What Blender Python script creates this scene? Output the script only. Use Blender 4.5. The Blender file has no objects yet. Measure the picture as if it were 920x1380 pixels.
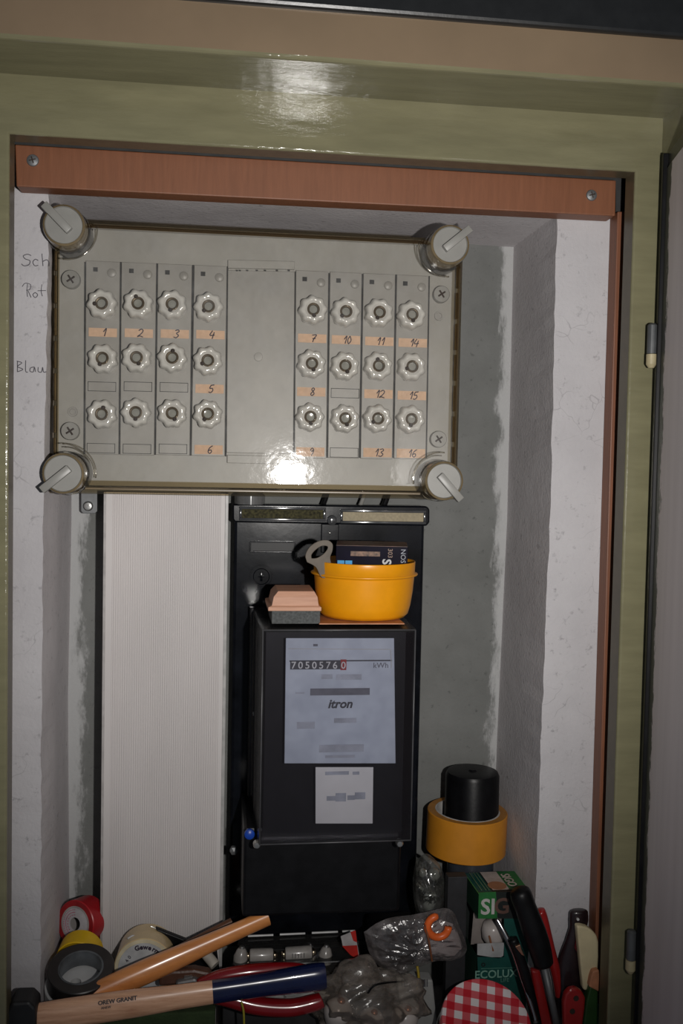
import bpy, bmesh, math, random
from mathutils import Vector, Matrix, noise
random.seed(7)
S = bpy.context.scene
COL = S.collection
PI = math.pi

# ------------------------------------------------------------------ camera
FPX, YAW, PIT, ROL = 1303.0, .1264, -.0454, .0195
CAM = Vector((0, -1.26, .64))
fw = Vector((math.sin(YAW)*math.cos(PIT), math.cos(YAW)*math.cos(PIT), math.sin(PIT)))
r0 = Vector((math.cos(YAW), -math.sin(YAW), 0)); u0 = r0.cross(fw)
RT = math.cos(ROL)*r0 + math.sin(ROL)*u0
UP = -math.sin(ROL)*r0 + math.cos(ROL)*u0
cd = bpy.data.cameras.new('camera'); cam = bpy.data.objects.new('camera', cd); COL.objects.link(cam)
M = Matrix((RT, UP, -fw)).transposed().to_4x4(); M.translation = CAM
cam.matrix_world = M
cd.sensor_fit = 'VERTICAL'; cd.sensor_height = 24; cd.lens = FPX/1380*24
cd.clip_start = .02; cd.clip_end = 50
S.camera = cam

# ------------------------------------------------------------------ world, flash, exposure
w = bpy.data.worlds.new('world'); S.world = w; w.use_nodes = True
w.node_tree.nodes['Background'].inputs[0].default_value = (.75, .85, 1, 1)
w.node_tree.nodes['Background'].inputs[1].default_value = .085
def spot(name, loc, target, power, angle, blend, radius, color):
    ld = bpy.data.lights.new(name, 'SPOT'); lo = bpy.data.objects.new(name, ld); COL.objects.link(lo)
    ld.energy = power; ld.spot_size = angle; ld.spot_blend = blend; ld.shadow_soft_size = radius; ld.color = color
    lo.location = loc
    lo.rotation_euler = (Vector(target)-Vector(loc)).to_track_quat('-Z', 'Y').to_euler()
    return lo
spot('camera_flash', (.155, -1.24, .625), (.14, 0, .76), 39.0, math.radians(90), 1.0, .011, (1, .97, .93))
S.view_settings.view_transform = 'Standard'; S.view_settings.look = 'None'
S.view_settings.gamma = 1; S.view_settings.use_curve_mapping = False
S.view_settings.exposure = 0.0

# ------------------------------------------------------------------ helpers
def at(u, v, Y):
    "point of the vertical plane at depth Y seen at photo position u, v"
    d = fw + RT*((u-460)/FPX) - UP*((v-690)/FPX)
    t = (Y-CAM.y)/d.y
    return CAM + d*t
def atz(u, v, Z):
    d = fw + RT*((u-460)/FPX) - UP*((v-690)/FPX)
    return CAM + d*((Z-CAM.z)/d.z)

def newmat(name): 
    m = bpy.data.materials.new(name); m.use_nodes = True
    nt = m.node_tree; nt.nodes.clear()
    out = nt.nodes.new('ShaderNodeOutputMaterial')
    return m, nt, out
def nd(nt, t, **k):
    n = nt.nodes.new(t)
    for a, b in k.items(): setattr(n, a, b)
    return n
def lk(nt, a, b): nt.links.new(a, b)
def ramp(nt, fac, stops):
    r = nd(nt, 'ShaderNodeValToRGB')
    while len(r.color_ramp.elements) < len(stops): r.color_ramp.elements.new(.5)
    for e, (p, c) in zip(r.color_ramp.elements, stops):
        e.position = p; e.color = (*c, 1) if len(c) == 3 else c
    lk(nt, fac, r.inputs[0]); return r.outputs[0]
def mixc(nt, f, a, b, mode='MIX'):
    m = nd(nt, 'ShaderNodeMix', data_type='RGBA', blend_type=mode)
    for i, x in ((0, f), (6, a), (7, b)):
        if hasattr(x, 'links'): lk(nt, x, m.inputs[i])
        else: m.inputs[i].default_value = x if i == 0 else (*x, 1)
    return m.outputs[2]
def noi(nt, vec, scale, detail=4, rough=.55):
    n = nd(nt, 'ShaderNodeTexNoise'); n.inputs['Scale'].default_value = scale
    n.inputs['Detail'].default_value = detail; n.inputs['Roughness'].default_value = rough
    lk(nt, vec, n.inputs['Vector']); return n.outputs['Fac']
def coords(nt, sc=(1, 1, 1), kind='pos', rot=(0, 0, 0)):
    if kind == 'pos':
        o = nd(nt, 'ShaderNodeNewGeometry').outputs['Position']
    else: o = nd(nt, 'ShaderNodeTexCoord').outputs['Object']
    m = nd(nt, 'ShaderNodeMapping'); m.inputs['Scale'].default_value = sc; m.inputs['Rotation'].default_value = rot
    lk(nt, o, m.inputs[0]); return m.outputs[0]
def M_(name, col, rough=.5, metal=0, var=.12, vs=60, bump=.0, bs=200, stretch=(1, 1, 1), spec=.5, coat=0, kind='obj', rot=(0, 0, 0), col2=None, trans=0):
    m, nt, out = newmat(name)
    b = nd(nt, 'ShaderNodeBsdfPrincipled'); lk(nt, b.outputs[0], out.inputs[0])
    v = coords(nt, stretch, kind, rot)
    n = noi(nt, v, vs)
    c2 = col2 or tuple(x*(1-var*2.2) for x in col)
    c1 = tuple(min(1, x*(1+var)) for x in col)
    lk(nt, ramp(nt, n, [(.3, c2), (.7, c1)]), b.inputs['Base Color'])
    b.inputs['Roughness'].default_value = rough; b.inputs['Metallic'].default_value = metal
    b.inputs['Specular IOR Level'].default_value = spec; b.inputs['Coat Weight'].default_value = coat
    b.inputs['Coat Roughness'].default_value = .08
    if trans: b.inputs['Transmission Weight'].default_value = trans
    if bump:
        bp = nd(nt, 'ShaderNodeBump'); bp.inputs['Strength'].default_value = bump; bp.inputs['Distance'].default_value = .002
        lk(nt, noi(nt, v, bs, 6), bp.inputs['Height']); lk(nt, bp.outputs[0], b.inputs['Normal'])
    return m
def clear(name, tint=(.93, .93, .92), rough=.06, refl=.07, diff=0, dcol=(.6, .6, .6), bump=0, bs=100, smear=0):
    "clear thin plastic: sees through, keeps a fresnel gloss"
    m, nt, out = newmat(name)
    tr = nd(nt, 'ShaderNodeBsdfTransparent'); tr.inputs[0].default_value = (*tint, 1)
    gl = nd(nt, 'ShaderNodeBsdfGlossy'); gl.inputs['Roughness'].default_value = rough
    fr = nd(nt, 'ShaderNodeFresnel'); fr.inputs[0].default_value = 1.45
    ad = nd(nt, 'ShaderNodeMath', operation='MULTIPLY_ADD'); ad.inputs[1].default_value = 1; ad.inputs[2].default_value = refl-.035
    lk(nt, fr.outputs[0], ad.inputs[0])
    base = tr.outputs[0]
    v = coords(nt, (1, 1, 1), 'pos')
    if diff or smear:
        df = nd(nt, 'ShaderNodeBsdfDiffuse'); df.inputs[0].default_value = (*dcol, 1)
        mx0 = nd(nt, 'ShaderNodeMixShader'); mx0.inputs[0].default_value = diff
        if smear:
            lk(nt, ramp(nt, noi(nt, v, 30, 8, .7), [(.45, (diff,)*3), (.75, (diff+smear,)*3)]), mx0.inputs[0])
        lk(nt, base, mx0.inputs[1]); lk(nt, df.outputs[0], mx0.inputs[2]); base = mx0.outputs[0]
    mx = nd(nt, 'ShaderNodeMixShader')
    lk(nt, ad.outputs[0], mx.inputs[0]); lk(nt, base, mx.inputs[1]); lk(nt, gl.outputs[0], mx.inputs[2])
    if bump:
        bp = nd(nt, 'ShaderNodeBump'); bp.inputs['Strength'].default_value = bump; bp.inputs['Distance'].default_value = .002
        lk(nt, noi(nt, v, bs, 5), bp.inputs['Height']); lk(nt, bp.outputs[0], gl.inputs['Normal'])
    lk(nt, mx.outputs[0], out.inputs[0]); return m

def wallmat(name, col, dark, residue=False, cracks=False):
    m, nt, out = newmat(name)
    b = nd(nt, 'ShaderNodeBsdfPrincipled'); lk(nt, b.outputs[0], out.inputs[0])
    b.inputs['Roughness'].default_value = .85; b.inputs['Specular IOR Level'].default_value = .25
    v = coords(nt)
    n1 = noi(nt, v, 9, 6, .6); n2 = noi(nt, v, 110, 5, .65)
    c = ramp(nt, n1, [(.3, dark), (.65, col)])
    c = mixc(nt, ramp(nt, n2, [(.28, (1, 1, 1)), (.40, (0, 0, 0))]), c, tuple(x*.72 for x in dark))
    if cracks:
        vo = nd(nt, 'ShaderNodeTexVoronoi', feature='DISTANCE_TO_EDGE'); vo.inputs['Scale'].default_value = 26
        nv = nd(nt, 'ShaderNodeTexNoise'); nv.inputs['Scale'].default_value = 30; lk(nt, v, nv.inputs['Vector'])
        mm = nd(nt, 'ShaderNodeVectorMath', operation='MULTIPLY_ADD'); mm.inputs[1].default_value = (.03,)*3
        lk(nt, nv.outputs['Color'], mm.inputs[0]); lk(nt, v, mm.inputs[2]); lk(nt, mm.outputs[0], vo.inputs['Vector'])
        k = ramp(nt, vo.outputs['Distance'], [(0, (1, 1, 1)), (.012, (0, 0, 0))])
        k2 = ramp(nt, noi(nt, v, 12, 2), [(.52, (0, 0, 0)), (.62, (.55,)*3)])
        k3 = nd(nt, 'ShaderNodeMath', operation='MULTIPLY'); lk(nt, k, k3.inputs[0]); lk(nt, k2, k3.inputs[1])
        c = mixc(nt, k3.outputs[0], c, tuple(x*.5 for x in dark))
    if residue:
        sp = nd(nt, 'ShaderNodeSeparateXYZ'); lk(nt, v, sp.inputs[0])
        nn = noi(nt, coords(nt, (1, 1, .35)), 38, 5, .7)
        for sgn, edge in ((1, residue[1]), (-1, -residue[0]-.002)):
            a = nd(nt, 'ShaderNodeMath', operation='MULTIPLY_ADD'); a.inputs[1].default_value = sgn; a.inputs[2].default_value = -edge
            lk(nt, sp.outputs[0], a.inputs[0])
            s = nd(nt, 'ShaderNodeMath', operation='MULTIPLY_ADD'); s.inputs[1].default_value = .07; lk(nt, nn, s.inputs[0]); lk(nt, a.outputs[0], s.inputs[2])
            f = ramp(nt, s.outputs[0], [(.019, (0, 0, 0)), (.029, (1, 1, 1))])
            c = mixc(nt, f, c, (.42, .42, .42))
    lk(nt, c, b.inputs['Base Color'])
    bp = nd(nt, 'ShaderNodeBump'); bp.inputs['Strength'].default_value = .3; bp.inputs['Distance'].default_value = .002
    s = nd(nt, 'ShaderNodeMath', operation='ADD'); lk(nt, noi(nt, v, 40, 6), s.inputs[0]); lk(nt, noi(nt, v, 240, 3), s.inputs[1])
    lk(nt, s.outputs[0], bp.inputs['Height']); lk(nt, bp.outputs[0], b.inputs['Normal'])
    return m
def woodmat(name, c1, c2, rough=.5, coat=0, axis='X', fine=1, kind='pos', rot=(0, 0, 0)):
    m, nt, out = newmat(name)
    b = nd(nt, 'ShaderNodeBsdfPrincipled'); lk(nt, b.outputs[0], out.inputs[0])
    sc = {'X': (8, 90, 90), 'Z': (90, 90, 8), 'Y': (90, 8, 90)}[axis]
    v = coords(nt, tuple(s*fine for s in sc), kind, rot)
    n = noi(nt, v, 2.2, 6, .65)
    c = ramp(nt, n, [(.3, c1), (.5, tuple((a+b_)/2 for a, b_ in zip(c1, c2))), (.72, c2)])
    lk(nt, c, b.inputs['Base Color']); b.inputs['Roughness'].default_value = rough
    b.inputs['Coat Weight'].default_value = coat; b.inputs['Coat Roughness'].default_value = .2
    bp = nd(nt, 'ShaderNodeBump'); bp.inputs['Strength'].default_value = .15; bp.inputs['Distance'].default_value = .001
    lk(nt, n, bp.inputs['Height']); lk(nt, bp.outputs[0], b.inputs['Normal'])
    return m

def link(name, me, mats, parent=None, loc=None, smooth=False):
    o = bpy.data.objects.new(name, me); COL.objects.link(o)
    for m in (mats if isinstance(mats, (list, tuple)) else [mats]): me.materials.append(m)
    if smooth:
        for p in me.polygons: p.use_smooth = True
    if parent: o.parent = parent
    return o
def wloc(root):
    p = Vector((0, 0, 0))
    while root: p = p + root.location; root = root.parent
    return p
def obj(name, bm, mats, parent=None, smooth=False, auto=None):
    "bm is in world coordinates; vertices are stored relative to the parent"
    off = wloc(parent) if parent else Vector((0, 0, 0))
    if parent is None:                                   # free-standing meshes keep their origin near themselves
        lo = Vector([min(v.co[i] for v in bm.verts) for i in range(3)]); hi = Vector([max(v.co[i] for v in bm.verts) for i in range(3)])
        base = Vector(((lo.x+hi.x)/2, (lo.y+hi.y)/2, lo.z)); off = base
    bmesh.ops.translate(bm, verts=bm.verts, vec=-off)
    me = bpy.data.meshes.new(name); bm.to_mesh(me); bm.free()
    o = link(name, me, mats, parent, smooth=smooth or auto is not None)
    if parent is None: o.location = off
    if auto is not None:
        try: me.set_sharp_from_angle(angle=math.radians(auto))
        except Exception: pass
    return o
def thing(name, label, cat, loc, group=None):
    o = bpy.data.objects.new(name, None); COL.objects.link(o); o.location = loc; o.empty_display_size = .02
    return tag(o, label, cat, group)
def tag(o, label, cat=None, group=None):
    if label: o['label'] = label
    if cat: o['category'] = cat
    if group: o['group'] = group
    return o
def struct(o): o['kind'] = 'structure'; return o

def bev(bm, r, seg=2, edges=None):
    if r: bmesh.ops.bevel(bm, geom=edges or bm.edges[:], offset=r, segments=seg, profile=.5, affect='EDGES', clamp_overlap=True)
    return bm
def bx(x0, x1, y0, y1, z0, z1, r=0, bm=None, mi=0, mat=None):
    b = bmesh.new(); bmesh.ops.create_cube(b, size=1)
    for v in b.verts: v.co = Vector((x0+(v.co.x+.5)*(x1-x0), y0+(v.co.y+.5)*(y1-y0), z0+(v.co.z+.5)*(z1-z0)))
    bev(b, r)
    if mat is not None: b.transform(mat)
    for f in b.faces: f.material_index = mi
    return join(bm, b)
def join(dst, src):
    if dst is None: return src
    me = bpy.data.meshes.new('tmp'); src.to_mesh(me); src.free(); dst.from_mesh(me); bpy.data.meshes.remove(me); return dst
def prism(pts, dy, r=0, bm=None, mi=0):
    "pts: front polygon (world Vectors); extruded by dy along +Y"
    b = bmesh.new(); n = len(pts)
    a = [b.verts.new(p) for p in pts]; c = [b.verts.new(Vector(p)+Vector((0, dy, 0))) for p in pts]
    b.faces.new(a); b.faces.new(c[::-1])
    for i in range(n): b.faces.new((a[i], c[i], c[(i+1) % n], a[(i+1) % n]))
    bmesh.ops.recalc_face_normals(b, faces=b.faces)
    bev(b, r)
    for f in b.faces: f.material_index = mi
    return join(bm, b)
def slab(uv, Y, dy, r=0, bm=None, mi=0): return prism([at(u, v, Y) for u, v in uv], dy, r, bm, mi)
def frame_of(axis):
    a = Vector(axis).normalized(); t = Vector((0, 0, 1)) if abs(a.z) < .9 else Vector((1, 0, 0))
    x = t.cross(a).normalized(); y = a.cross(x)
    return x, y, a
def lathe(prof, c=(0, 0, 0), axis=(0, 0, 1), n=40, closed=False, bm=None, mi=0, lobe=None, mis=None):
    "prof: list of (r, h) along the axis"
    b = bmesh.new(); x, y, a = frame_of(axis); c = Vector(c); rings = []
    for k, (r, h) in enumerate(prof):
        if r < 1e-6: rings.append([b.verts.new(c+a*h)]*n); continue
        ring = []
        for i in range(n):
            t = 2*PI*i/n; rr = r*(1+(lobe(k, t) if lobe else 0))
            ring.append(b.verts.new(c + x*rr*math.cos(t) + y*rr*math.sin(t) + a*h))
        rings.append(ring)
    idx = list(range(len(prof)-1)); pairs = [(k, k+1) for k in idx]
    if closed: pairs.append((len(prof)-1, 0))
    for q, (k, l) in enumerate(pairs):
        for i in range(n):
            j = (i+1) % n; vs = []
            for v in (rings[k][i], rings[k][j], rings[l][j], rings[l][i]):
                if v not in vs: vs.append(v)
            if len(vs) > 2:
                try:
                    f = b.faces.new(vs); f.material_index = mis[q] if mis else mi
                except ValueError: pass
    bmesh.ops.recalc_face_normals(b, faces=b.faces)
    return join(bm, b)
def tube(pts, rad, n=12, bm=None, mi=0, flat=1.0, cap=True, up=None):
    "smooth tube through pts; rad number or list; flat squeezes it along one side"
    b = bmesh.new(); pts = [Vector(p) for p in pts]; N = len(pts)
    rs = rad if isinstance(rad, (list, tuple)) else [rad]*N
    rings = []; prev = None
    for k in range(N):
        d = (pts[min(k+1, N-1)]-pts[max(k-1, 0)]).normalized()
        if prev is None:
            t = Vector(up) if up else (Vector((0, 1, 0)) if abs(d.y) < .9 else Vector((0, 0, 1)))
        else: t = prev
        x = (t - d*t.dot(d)).normalized(); y = d.cross(x); prev = x
        rings.append([b.verts.new(pts[k] + x*rs[k]*flat*math.cos(2*PI*i/n) + y*rs[k]*math.sin(2*PI*i/n)) for i in range(n)])
    for k in range(N-1):
        for i in range(n):
            j = (i+1) % n; b.faces.new((rings[k][i], rings[k][j], rings[k+1][j], rings[k+1][i]))
    if cap: b.faces.new(rings[0][::-1]); b.faces.new(rings[-1])
    bmesh.ops.recalc_face_normals(b, faces=b.faces)
    for f in b.faces: f.material_index = mi
    return join(bm, b)
def spline(P, k=8):
    P = [Vector(p) for p in P]; out = []
    for i in range(len(P)-1):
        a, b_, c, d = P[max(i-1, 0)], P[i], P[i+1], P[min(i+2, len(P)-1)]
        for j in range(k):
            t = j/k
            out.append(.5*((2*b_)+(c-a)*t+(2*a-5*b_+4*c-d)*t*t+(3*b_-a-3*c+d)*t**3))
    out.append(P[-1]); return out
def lerps(vals, n):
    out = []
    for i in range(n):
        t = i/(n-1)*(len(vals)-1); k = min(int(t), len(vals)-2); out.append(vals[k]+(vals[k+1]-vals[k])*(t-k))
    return out
def strokes(lines, width, o, ex, ez, nrm, bm=None):
    "pen lines: lists of (x, z) mapped on o + ex*x + ez*z, raised along nrm"
    b = bm or bmesh.new()
    for L in lines:
        P = spline([Vector((x, z, 0)) for x, z in L], 5) if len(L) > 2 else [Vector((x, z, 0)) for x, z in L]
        W = [o+ex*p.x+ez*p.y for p in P]
        tube(W, width/2, 5, b)
    return b
def text(parent, name, s, size, o, ex, ez, mat, thick=.0002, bold=0, align='CENTER', label=None, shear=0):
    cu = bpy.data.curves.new('txt', 'FONT'); cu.body = s; cu.size = size; cu.extrude = thick; cu.offset = bold
    cu.align_x = align; cu.align_y = 'CENTER'; cu.resolution_u = 3; cu.shear = shear
    t = bpy.data.objects.new('txt', cu); COL.objects.link(t)
    me = bpy.data.meshes.new_from_object(t.evaluated_get(bpy.context.evaluated_depsgraph_get()))
    bpy.data.objects.remove(t); bpy.data.curves.remove(cu)
    ex = Vector(ex).normalized(); ez = Vector(ez).normalized(); n = ex.cross(ez)
    Mx = Matrix((ex, ez, n)).transposed().to_4x4(); Mx.translation = Vector(o)-(wloc(parent) if parent else Vector((0, 0, 0)))
    me.transform(Mx); me.materials.clear()
    ob = link(name, me, mat, parent)
    if label: ob['label'] = label
    return ob
X_, Y_, Z_ = Vector((1, 0, 0)), Vector((0, 1, 0)), Vector((0, 0, 1))
FR_ = Vector((0, -1, 0))

# depths of the main planes (metres, towards the camera is negative)
ZF = -.062            # niche floor
YW = -.168; YF = -.24; YBACK = 0.0

# ------------------------------------------------------------------ materials
m_plaster = wallmat('white plaster', (.50, .485, .50), (.43, .415, .43), cracks=True)
cornR = at(680, 700, 0).x; cornL = at(97, 700, 0).x
m_conc = wallmat('grey concrete', (.185, .188, .182), (.130, .133, .127), residue=(cornL, cornR))
m_reveal = wallmat('thin painted reveal', (.62, .59, .60), (.52, .49, .50))
m_olive = M_('olive frame paint', (.19, .178, .105), rough=.12, var=.07, vs=12, bump=.55, bs=16, stretch=(1, 5, 5), kind='pos', spec=.55)
m_tan = M_('tan frame face', (.215, .155, .098), rough=.36, var=.05, vs=10, bump=.1, bs=20, kind='pos')  # tan colour for the outer faces of the frame
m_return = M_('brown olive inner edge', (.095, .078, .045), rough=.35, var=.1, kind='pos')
m_darkwall = M_('dark grey paint', (.016, .017, .018), rough=.3, var=.1, bump=.1, bs=60, kind='pos')
m_redwood = woodmat('red brown wood', (.17, .062, .027), (.215, .080, .036), rough=.5, axis='Z')
m_redwood2 = woodmat('red brown board', (.15, .055, .026), (.22, .08, .038), rough=.5, axis='Z')
m_greyp = M_('grey plastic', (.30, .29, .265), rough=.45, var=.05, vs=20, kind='pos')
m_greyp2 = M_('grey strip plastic', (.275, .265, .245), rough=.42, var=.05, vs=40, kind='pos')
m_line = M_('dark joint and gap shade', (.03, .03, .03), rough=.7)
m_knob = M_('knob grey', (.25, .245, .228), rough=.4, var=.04, kind='pos')
m_cover = clear('clear cover', (.94, .93, .91), rough=.055, refl=.045, diff=.015, smear=.10, bump=.10, bs=55)
m_coverside = clear('amber cover side', (.74, .66, .50), rough=.08, refl=.12, diff=.07, dcol=(.25, .19, .10))
m_coverpost = clear('clear cover post', (.82, .79, .72), rough=.1, refl=.1, diff=.03)
m_porc = M_('porcelain', (.56, .55, .52), rough=.12, var=.03, spec=.7, coat=.4)
m_ring = M_('dull brass', (.12, .09, .055), rough=.35, metal=.5)
m_glass = M_('fuse window', (.28, .28, .25), rough=.08, spec=.8, coat=.5)
m_hole = M_('dark slot', (.03, .018, .012), rough=.7)
m_paper = M_('tan paper label', (.62, .42, .29), rough=.8, var=.05, vs=200)
m_ink = M_('dark blue ink', (.02, .02, .045), rough=.7)
m_pen = M_('pencil', (.09, .085, .10), rough=.8)
m_duct = M_('ribbed duct plastic', (.60, .565, .555), rough=.5, var=.05, vs=8, kind='pos', stretch=(1, 1, .3))
m_black = M_('black gloss plastic', (.006, .007, .010), rough=.16, var=.3, vs=30, bump=.10, bs=18, kind='pos', spec=.22)
m_blackm = M_('black matte plastic', (.006, .006, .007), rough=.4, var=.2, spec=.2)
m_smoke = clear('smoky cover', (.72, .72, .76), rough=.09, refl=.045, diff=.05, dcol=(.14, .12, .14))
m_smokeside = clear('smoky cover side', (.28, .28, .30), rough=.18, refl=.12, diff=.06, dcol=(.2, .2, .22))
m_steel = M_('steel', (.45, .45, .44), rough=.3, metal=.9, var=.1)
m_dsteel = M_('dull zinc', (.17, .175, .18), rough=.5, metal=.5, var=.1)
m_yellow = M_('yellow plastic', (.78, .31, .004), rough=.32, var=.03, kind='pos')
m_white = M_('white', (.55, .55, .55), rough=.6, var=.04)

# ------------------------------------------------------------------ setting: niche
def grid(rows, jit=0, jcols=()):
    b = bmesh.new(); V = []
    for i, r in enumerate(rows):
        V.append([b.verts.new(Vector(p)+(Vector((random.uniform(-jit, jit), random.uniform(-jit, jit)*.5, 0)) if j in jcols else Vector((0, 0, 0)))) for j, p in enumerate(r)])
    for i in range(len(V)-1):
        for j in range(len(V[0])-1): b.faces.new((V[i][j], V[i][j+1], V[i+1][j+1], V[i+1][j]))
    return b
def pl(pairs, v):
    for (v0, x0), (v1, x1) in zip(pairs, pairs[1:]):
        if v <= v1 or (v1, x1) == pairs[-1]: return x0+(x1-x0)*(v-v0)/(v1-v0)
def rows_of(front, back, outer, vlist):
    "front/back edges given as image polylines (v,u) in planes YW and 0"
    rows = []
    for v in vlist:
        f = at(pl(front, v), v, YW); z = f.z
        # the same height on the back plane
        vb = v
        for _ in range(6):
            p = at(pl(back, vb), vb, 0); vb += (p.z-z)*FPX/1.26
        p = at(pl(back, vb), vb, 0)
        rows.append([Vector((outer, YW, z)), Vector((f.x, YW, z)), Vector((f.x*.55+p.x*.45, YW*.55, z)), Vector((p.x, 0.02, z))])
    return rows
vl = [150+i*16 for i in range(93)]
rows = rows_of([(298, 750), (700, 741), (1040, 727), (1210, 722), (1500, 712)], [(330, 692), (700, 683), (1000, 669), (1400, 655)], .95, vl)
o = struct(obj('wall_right', grid(rows, .0009, (1,)), [m_plaster, m_reveal]))
for p in o.data.polygons: p.material_index = 0 if p.index % 3 == 0 else 1
rows = rows_of([(262, 66), (700, 58.5), (940, 56), (1250, 55), (1500, 55)], [(300, 97), (700, 97), (940, 92), (1200, 94), (1500, 94)], -.55, vl)
o = struct(obj('wall_left', grid(rows, .0009, (1,)), [m_plaster, m_reveal]))
for p in o.data.polygons: p.material_index = 0 if p.index % 3 == 0 else 1
struct(obj('wall_back', bx(-.30, .50, 0, .08, -.10, 1.3), m_conc))
ztop = at(650, 329, 0).z
struct(obj('ceiling', grid([[Vector((x, y, ztop+(.002*math.sin(x*30)))) for y in (YW, -.1, 0.0)] for x in [(-.3+i*.04) for i in range(20)]]), m_reveal))
struct(obj('wall_top', bx(-.8, 1.1, YW, 0.0, ztop+.004, 1.6), m_plaster))
struct(obj('floor', bx(-.30, .52, -.34, .02, ZF-.03, ZF), m_reveal))

# ------------------------------------------------------------------ setting: steel frame (three mitred members)
FL = at(11.5, 500, YF).x; FRx = at(845, 560, YF).x
FT = (at(14, 177, YF).z+at(854, 234, YF).z)/2
STOPW = at(460, 130, YF).z - FT
RB = at(893, 164, YF).x - FRx
def yfront():
    z = FT+STOPW; v = 84.0               # lower edge of the outer face seen at u=460, v=84
    d = fw - UP*((v-690)/FPX); t = (z-CAM.z)/d.z; return (CAM+d*t).y
YO = max(-.36, yfront())
prof = [(0, YF+.025), (0, YF+.0025), (.0003, YF+.0012), (.0012, YF+.0003), (.0025, YF), (STOPW, YF), (STOPW, YO+.004), (STOPW+.0005, YO+.002), (STOPW+.002, YO+.0005), (STOPW+.004, YO), (STOPW+.046, YO), (STOPW+.049, YO+.003), (STOPW+.049, YW)]
def member(side):
    rows = []
    for s, y in prof:
        sr = s if s < STOPW*.9 else s-STOPW+RB
        l = Vector((FL-s, y, 0)); r = Vector((FRx+sr, y, 0)); z = FT+s
        if side == 'L': rows.append([Vector((l.x, y, -.12)), Vector((l.x, y, z))])
        if side == 'T': rows.append([Vector((l.x, y, z)), Vector((r.x, y, z))])
        if side == 'R': rows.append([Vector((r.x, y, z)), Vector((r.x, y, -.12))])
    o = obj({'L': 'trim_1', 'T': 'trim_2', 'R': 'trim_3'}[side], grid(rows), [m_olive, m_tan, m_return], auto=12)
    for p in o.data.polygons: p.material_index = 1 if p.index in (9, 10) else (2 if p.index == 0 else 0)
    struct(o)
for s in 'LTR': member(s)
# dark wall surface above the frame, with its glossy lower lip
zt = at(460, 36, YO).z
b = bx(-.9, 1.2, YO-.007, YO+.05, FT+STOPW+.046, 1.5, .0035)
lip = [at(-60, -16, YO-.012), at(200, 6, YO-.012), at(480, 32, YO-.012), at(920, 71, YO-.012), at(1100, 87, YO-.012)]
struct(obj('wall_above', b, m_darkwall))

# wooden strips inside the frame
b = slab([(20, 194.5), (830, 243), (829, 291), (22, 251)], -.196, .026, .0012)
strip = struct(obj('trim_4', b, m_redwood))
struct(obj('gap_shade_strip', slab([(0, 165), (870, 225), (870, 292), (829.5, 289), (829.5, 255), (0, 200)], -.178, .008), m_line))  # added dark strip standing in for shade in the gaps around the board
for u, v in ((44, 216), (797, 263)):
    c = at(u, v, -.1965)
    b = lathe([(0, .0022), (.003, .002), (.0058, .0008), (.0066, -.001)], c, FR_, 20)
    for a in (0, PI/2):
        d = Vector((math.cos(a+.3), 0, math.sin(a+.3)))*.0035
        tube([c-d+FR_*.0018, c+d+FR_*.0018], .0007, 6, b, 1)
    sc = obj('screw', b, [m_dsteel, m_hole], strip, auto=40)
xw0 = at(817, 700, -.18)
b = bmesh.new()
b = prism([at(832, 285, -.190), at(864, 285, -.190), at(844, 1390, -.190), at(798, 1390, -.190)], .022, .001)
struct(obj('trim_5', b, m_redwood2))
# door leaf opened towards the camera at the right
m_doorpaint = None
def doormat():
    m, nt, out = newmat('chipped white door paint')
    b = nd(nt, 'ShaderNodeBsdfPrincipled'); lk(nt, b.outputs[0], out.inputs[0]); b.inputs['Roughness'].default_value = .5
    v = coords(nt, (1, 1, 1), 'obj'); sp = nd(nt, 'ShaderNodeSeparateXYZ'); lk(nt, v, sp.inputs[0])
    n = noi(nt, coords(nt, (1, 1, .5), 'obj'), 55, 6, .75)
    a = nd(nt, 'ShaderNodeMath', operation='MULTIPLY_ADD'); a.inputs[1].default_value = -.045; lk(nt, n, a.inputs[0]); lk(nt, sp.outputs[1], a.inputs[2])
    f = ramp(nt, a.outputs[0], [(0, (0, 0, 0)), (.0015, (1, 1, 1))])
    # object Y grows from the hinge edge towards the camera after the sign flip below
    c = ramp(nt, noi(nt, coords(nt, (1, 1, .1), 'obj'), 30, 4), [(.3, (.66, .60, .61)), (.7, (.76, .70, .71))])
    lk(nt, mixc(nt, f, (.05, .055, .045), c), b.inputs['Base Color'])
    return m
hx = at(889, 207, -.262); hb = at(886, 700, -.262)
door = bpy.data.objects.new('door_1', None); COL.objects.link(door); door.location = (hb.x-.003, -.262, ZF); struct(door)
door.rotation_euler = (0, 0, -PI+math.radians(-13))
DH = hx.z-ZF
def dpart(name, x0, x1, y0, y1, z0, z1, mat, r=.0008):
    b = bx(x0, x1, y0, y1, z0, z1, r); me = bpy.data.meshes.new(name); b.to_mesh(me); b.free(); return link(name, me, mat, door)
m_edge = M_('dark door edge', (.028, .03, .027), rough=.3, var=.2)
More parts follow.
